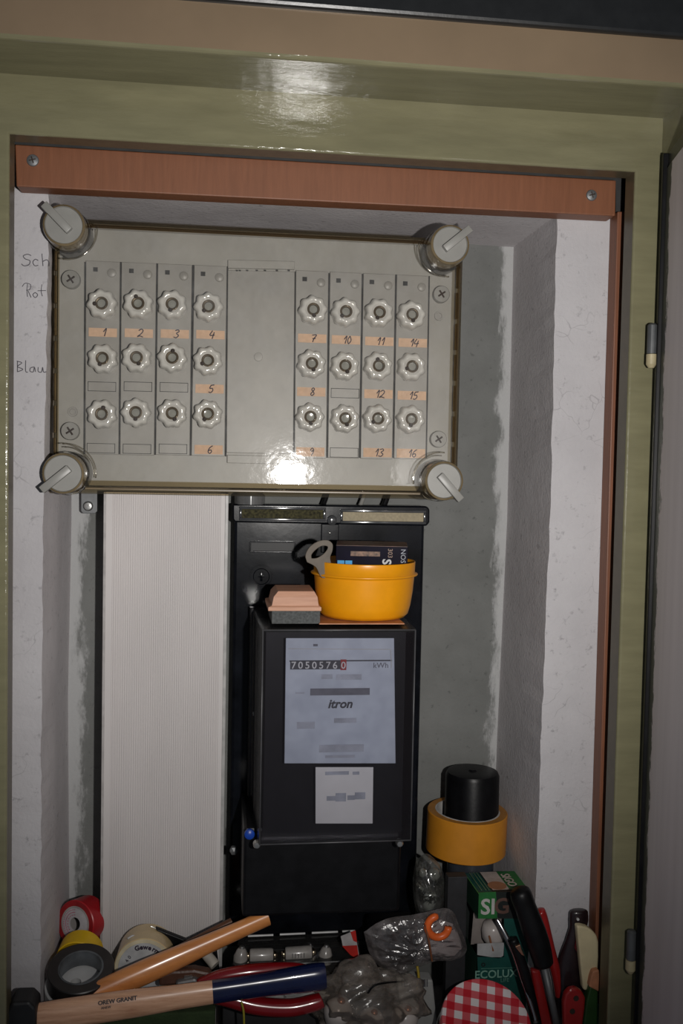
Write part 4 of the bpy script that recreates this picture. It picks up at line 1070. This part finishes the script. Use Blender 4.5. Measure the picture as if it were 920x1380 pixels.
# --------- spray can, orange tape, cartons
YCN = -.058
sc = at(635, 1100, YCN); scx = sc.x
can = thing('spray_can', 'spray can with black domed cap standing inside the orange tape roll', 'spray can', Vector((scx, YCN, ZF)))
ztop_ = at(635, 1038, YCN).z; zcb = at(636, 1130, YCN).z
obj('can_body', lathe([(0, ZF+.0005), (.029, ZF+.0005), (.030, ZF+.002), (.030, zcb-.012), (.029, zcb-.002), (0, zcb-.001)], (scx, YCN, 0), (0, 0, 1), 40), M_('dark grey can', (.035, .04, .05), rough=.35, var=.2), can, auto=40)
obj('cap', lathe([(.0358, zcb-.020), (.0358, zcb+.006), (.0350, zcb+.008), (.0345, ztop_-.006), (.0325, ztop_-.0015), (.027, ztop_), (.006, ztop_-.0005), (.004, ztop_+.0012), (0, ztop_+.0012)], (scx, YCN, 0), (0, 0, 1), 48), M_('black cap', (.005, .005, .006), rough=.35, bump=.05, bs=200, var=.2, spec=.18), can, auto=30)
zr = at(630, 1167, YCN-.0515).z
taxis = Vector((.02, -.02, 1)).normalized()
rl = roll('tape_roll', 'wide orange tape roll ringed around the spray can', Vector((at(628, 1130, YCN).x, YCN, zr+.026)), taxis, .0515, .0395, .052, M_('orange tape', (.55, .22, .018), rough=.4, var=.04), M_('orange tape side', (.42, .18, .03), rough=.5), M_('white core', (.50, .48, .46), rough=.7))
supz = zr-.0005
tag(obj('grey_carton', bx(at(598, 1250, -.12).x, at(624, 1250, -.12).x, -.130, -.125+.004, .0005, supz, .0008) if False else bx(at(600, 1250, -.13).x, at(626, 1250, -.13).x, -.137, -.122, ZF+.0005, supz-.001, .0008), M_('dark grey carton', (.018, .018, .021), rough=.7, var=.2)), 'dark grey narrow carton standing under the orange tape roll', 'carton')

# light bulb carton
Yb0, Yb1 = -.148, -.0885
xl = at(645, 1203, Yb0).x; xr = at(716, 1203, Yb0).x; zc = at(680, 1203, Yb0).z
xl2 = at(626, 1167, Yb1).x; 
bxn = thing('bulb_carton', 'green light bulb carton with lettering and window under the orange tape', 'carton', Vector(((xl+xr)/2, (Yb0+Yb1)/2, ZF)))
m_teal = M_('teal carton', (.008, .075, .062), rough=.45, var=.1); m_grn = M_('bright green carton', (.02, .15, .035), rough=.45, var=.1)
m_dkc = M_('dark carton print', (.012, .016, .015), rough=.5); m_pale = M_('pale print', (.50, .42, .38), rough=.5)
shx = xl2-xl
def q4(pts, th, mat, name, parent=bxn, r=0):
    b = prism(pts, th, r); return obj(name, b, mat, parent)
def fp(u, v, d=0): return at(u, v, Yb0-d)
# panels of the front
q4([fp(645, 1203), fp(668, 1202), fp(670, 1238), fp(644, 1238)], .0008, m_grn, 'front_panel')
q4([fp(668, 1202), fp(716, 1202), fp(716, 1238), fp(670, 1238)], .0008, m_dkc, 'front_panel')
q4([fp(643, 1290), fp(712, 1290), fp(716, 1395), fp(646, 1395)], .0008, m_teal, 'front_panel')
q4([fp(643, 1272), fp(679, 1270.5), fp(678, 1288), fp(672, 1291.5), fp(643, 1287)], .0008, M_('white flap', (.42, .42, .42), rough=.6), 'white_flap')
q4([fp(679, 1238), fp(716, 1238), fp(716, 1290), fp(679, 1290)], .0008, m_teal, 'front_panel')
zlow = fp(650, 1345).z
# box body: top, left side, back
b = bmesh.new()
T4 = [Vector((xl, Yb0, zc)), Vector((xr, Yb0, zc)), Vector((xr+shx*.9, Yb1, zc)), Vector((xl+shx, Yb1, zc))]
vt_ = [b.verts.new(p) for p in T4]; b.faces.new(vt_)
vv = [b.verts.new(Vector((p.x, p.y, ZF+.001))) for p in T4]
b.faces.new((vt_[3], vt_[2], vv[2], vv[3])); b.faces.new((vt_[2], vt_[1], vv[1], vv[2]))
obj('carton_top', b, m_dkc, bxn)
def topq(f0, f1, g0, g1, mat, name, h=.0005):
    def P_(f, g): 
        a = T4[0].lerp(T4[1], f); c = T4[3].lerp(T4[2], f); return a.lerp(c, g)+Z_*h
    b = bmesh.new(); b.faces.new([b.verts.new(P_(f0, g0)), b.verts.new(P_(f1, g0)), b.verts.new(P_(f1, g1)), b.verts.new(P_(f0, g1))])
    return obj(name, b, mat, bxn), P_
topq(.30, .82, .12, 1, m_pale, 'top_print'); topq(.82, 1, .0, 1, m_grn, 'top_print'); _, PT = topq(0, .27, .03, .97, m_teal, 'top_print')
topq(.62, .82, .10, 1, M_('green top print', (.02, .13, .04), rough=.5), 'top_print', .0007)
c = PT(.44, .32); obj('bulb_picture', lathe([(0, .0008), (.0115, .0008), (.0115, .0003)], Vector((c.x, c.y, zc)), (0, 0, 1), 28), M_('brown picture', (.36, .17, .09), rough=.6), bxn)
dd = (T4[2]-T4[1]).normalized()
text(bxn, 'lettering', 'SIGO', .016, PT(.72, .52)+Z_*.0014, -dd, Vector((dd.y*-1*-1, -dd.x, 0)) if False else Vector((-dd.y, dd.x, 0))*-1, m_pale, bold=.0002)
for g in (.08, .16, .22): 
    p, q = PT(g, .1), PT(g, .95); obj('top_print', tube([p+Z_*.001, q+Z_*.001], .0006, 5), M_('pale green line', (.14, .22, .13), rough=.5), bxn)
# left side upper panel and lower
L0, L3 = T4[0], T4[3]; w1 = fp(645, 1238).z; w2 = fp(645, 1287).z
m_gl2 = M_('dark green carton side', (.012, .05, .03), rough=.5)
for za, zb2, mi in ((zc, w1, 0), (w2, ZF+.001, 0)):
    b = bmesh.new(); b.faces.new([b.verts.new(Vector((L0.x-.0002, L0.y, za))), b.verts.new(Vector((L3.x, L3.y, za))), b.verts.new(Vector((L3.x, L3.y, zb2))), b.verts.new(Vector((L0.x-.0002, L0.y, zb2)))])
    obj('side_panel', b, m_gl2, bxn)
obj('carton_edge', tube([T4[0], T4[3]], .0005, 5), M_('light green edge', (.12, .35, .08), rough=.5), bxn)
b = bmesh.new(); zz = fp(650, 1330).z
b.faces.new([b.verts.new(p) for p in (Vector((xl, Yb0+.02, w1+.002)), Vector((xr, Yb0+.02, w1+.002)), Vector((xr, Yb0+.03, w2-.002)), Vector((xl, Yb0+.03, w2-.002)))])
obj('inner_wall', b, M_('pale inner card', (.30, .26, .24), rough=.6), bxn)
# bulb seen through the window
c = at(664, 1262, Yb0+.016)
lb = thing('light_bulb', 'white light bulb showing through the green carton window', 'bulb', c)
obj('glass_bulb', lathe([(0, .020), (.010, .018), (.0135, .010), (.0145, 0), (.012, -.008), (.006, -.014), (0, -.014)], c+Vector((.001, 0, .002)), (-.25, -.2, 1), 28), m_bulb, lb, smooth=True)
obj('wire_support', tube([c+Vector((-.009, -.014, .008)), c+Vector((-.004, -.0155, -.010))], .0012, 6), M_('orange filament', (.30, .12, .05), rough=.5), lb)
text(bxn, 'lettering', 'SI', .0265, fp(657.5, 1223, .0004), X_, Z_, M_('white lettering', (.50, .48, .46), rough=.5), bold=.0006)
text(bxn, 'lettering', 'G', .0265, fp(676, 1222, .0004), X_, Z_, M_('brown lettering', (.13, .07, .055), rough=.5), bold=.0006)
text(bxn, 'lettering', 'ECOLUX', .0135, fp(668, 1313, .0004), X_, Z_, M_('mint lettering', (.22, .42, .34), rough=.5), bold=.0002)
text(bxn, 'lettering', 'LIFE', .0065, fp(680, 1321, .0004), X_, Z_, M_('mint lettering small', (.12, .28, .22), rough=.5))
obj('printed_line', tube([fp(648, 1305.5, .0006), fp(694, 1304, .0006)], .0003, 5), M_('mint line', (.12, .28, .22), rough=.5), bxn)
c = fp(651, 1300, .0005); obj('printed_ring', lathe([(.0026, 0), (.0026, .0004), (.0014, .0004), (.0014, 0)], c, FR_, 16), m_dkc, bxn)

# --------- hand tools at the right
def Pz(L, Y): return [at(u, v, Y) if len(q) == 2 else at(q[0], q[1], q[2]) for q in L for u, v in [q[:2]]]
m_blk = M_('black rubber', (.006, .006, .007), rough=.4, var=.2, spec=.25)
sd = thing('screwdriver', 'large black-handled screwdriver leaning over the green carton', 'screwdriver', at(733, 1303, -.195))
P = spline([at(698, 1196, -.185), at(705, 1215, -.187), at(716, 1245, -.19), at(726, 1275, -.193), at(733, 1302, -.196)], 6)
rr = [.004, .009, .0115, .0125, .0130]+lerps([.0130, .0128, .0135, .0140, .0138, .0128, .0115], len(P)-6)+[.009]
obj('handle', tube(P, rr, 20), m_blk, sd, smooth=True)
obj('shaft', tube([at(733, 1302, -.196), at(752, 1390, -.20)], .0042, 12), m_dsteel, sd, smooth=True)
rod = thing('steel_rod_tool', 'curved shiny steel rod with copper clip in front of the carton', 'tool', at(716, 1372, -.2))
P = spline([at(669, 1238, -.165), at(679, 1256, -.172), at(692, 1283, -.18), at(706, 1325, -.188), at(722, 1378, -.20)], 6)
obj('rod', tube(P, lerps([.0022, .0030, .0034, .0036, .0036], len(P)), 12), M_('bright steel', (.55, .55, .56), rough=.18, metal=1), rod, smooth=True)
obj('copper_clip', slab([(694, 1276), (701, 1273), (703, 1280), (707, 1289), (703, 1287), (698, 1281)], -.192, .004, .0006), M_('copper clip', (.75, .42, .28), rough=.2, metal=.9), rod)
obj('grip', tube(spline([at(690, 1265, -.183), at(700, 1290, -.186), at(712, 1330, -.19), at(724, 1385, -.19)], 5), .0062, 12), m_blk, rod, smooth=True)
rd = thing('red_handled_tool', 'slim red-handled tool standing between screwdriver and white wall', 'tool', at(757, 1350, -.18))
m_redp = M_('red plastic', (.33, .014, .014), rough=.28, coat=.4, var=.05)
P = spline([at(726, 1226, -.178), at(731, 1238, -.178), at(741, 1280, -.18), at(752, 1325, -.18), at(760, 1385, -.18)], 6)
obj('handle', tube(P, [.0035, .0055, .0066]+lerps([.0066, .0062, .006, .0065], len(P)-3), 14), m_redp, rd, smooth=True)
rd2 = thing('red_file_handle', 'flat dark red handle below the black screwdriver handle', 'tool', at(736, 1380, -.185))
obj('handle', slab([(716, 1308), (728, 1308), (748, 1388), (728, 1388)], -.184, .010, .003), m_redp, rd2)
obj('steel_edge', slab([(728, 1308), (731, 1308), (752, 1388), (748, 1388)], -.185, .004, .001), m_dsteel, rd2)
# dark bottle-shaped handle
dh = thing('dark_handled_knife', 'dark brown bottle-shaped knife handle with pale rivet beside the wood trim', 'knife', at(770, 1350, -.175))
P = [at(779.5, 1226, -.18), at(779.5, 1229, -.18), at(779.5, 1240, -.18), at(778, 1252, -.18), at(774, 1270, -.18), at(770, 1290, -.18), at(768, 1315, -.18), at(766, 1350, -.18), at(764, 1390, -.18)]
P2 = spline(P, 4)
obj('handle', tube(P2, lerps([.008, .0112, .0118, .0105, .0120, .0150, .0172, .0172, .016], len(P2)), 22, flat=.55), M_('dark brown handle', (.022, .012, .014), rough=.3, coat=.3, var=.3), dh, smooth=True)
obj('rivet', lathe([(.0017, -.001), (.0015, .0008), (0, .001)], at(778.5, 1239, -.187), FR_, 14), m_white, dh)
obj('red_inlay', slab([(776, 1266), (779, 1262), (783, 1285), (777, 1283), (774, 1278)], -.1895, .002, .0006), M_('red inlay', (.12, .01, .012), rough=.35), dh)
# beige handle
bh = thing('beige_handled_scraper', 'beige half-round plastic handle in front of the dark knife handle', 'scraper', at(793, 1330, -.2))
obj('handle', slab([(777, 1248), (784, 1248), (792, 1250), (799, 1255), (804, 1261), (806.5, 1270), (806.5, 1290), (805.5, 1312), (797, 1320), (790, 1336), (785.5, 1334), (783, 1310), (779.5, 1275)], -.200, .010, .0022), M_('beige plastic', (.62, .53, .33), rough=.4, var=.05), bh)
# red handle with two holes
r2 = thing('red_cutter_handle', 'short round-ended red handle with two dark holes at bottom right', 'cutter', at(773, 1388, -.21))
ol = [(760, 1390), (759, 1352), (762, 1340), (768, 1333.5), (776, 1332), (784, 1336), (789, 1345), (788, 1360), (784, 1390)]
obj('handle', slab(ol, -.214, .009, .0025), m_redp, r2)
for u, v in ((776, 1345.5), (771, 1363)):
    obj('hole', lathe([(0, .0006), (.0032, .0006), (.0034, -.0005)], at(u, v, -.214), FR_, 18), m_hole, r2)
# green tool with orange tip piece
gt = thing('green_tool', 'green handle with orange-brown wooden end at the frame bottom right', 'tool', at(795, 1388, -.205))
obj('handle', slab([(795, 1329), (806, 1337), (805, 1390), (785, 1390), (790, 1350)], -.206, .012, .002), M_('dark green paint', (.018, .06, .012), rough=.5), gt)
obj('wooden_end', slab([(799, 1309), (807, 1307), (808.5, 1318), (807, 1337), (793.5, 1330), (796, 1317)], -.207, .012, .0015), M_('orange wood', (.48, .20, .10), rough=.6, vs=150), gt)
tag(obj('turquoise_peg', slab([(804, 1353), (807, 1353), (807, 1390), (799, 1390)], -.198, .006, .001), M_('turquoise plastic', (.05, .35, .22), rough=.4)), 'turquoise plastic peg tip behind the green handle', 'peg')
tag(obj('black_rod', tube([at(808, 1243, -.185), at(807, 1300, -.185), at(803, 1385, -.185)], .0034, 10), m_blk), 'thin black rod behind the beige handle against the frame', 'rod')
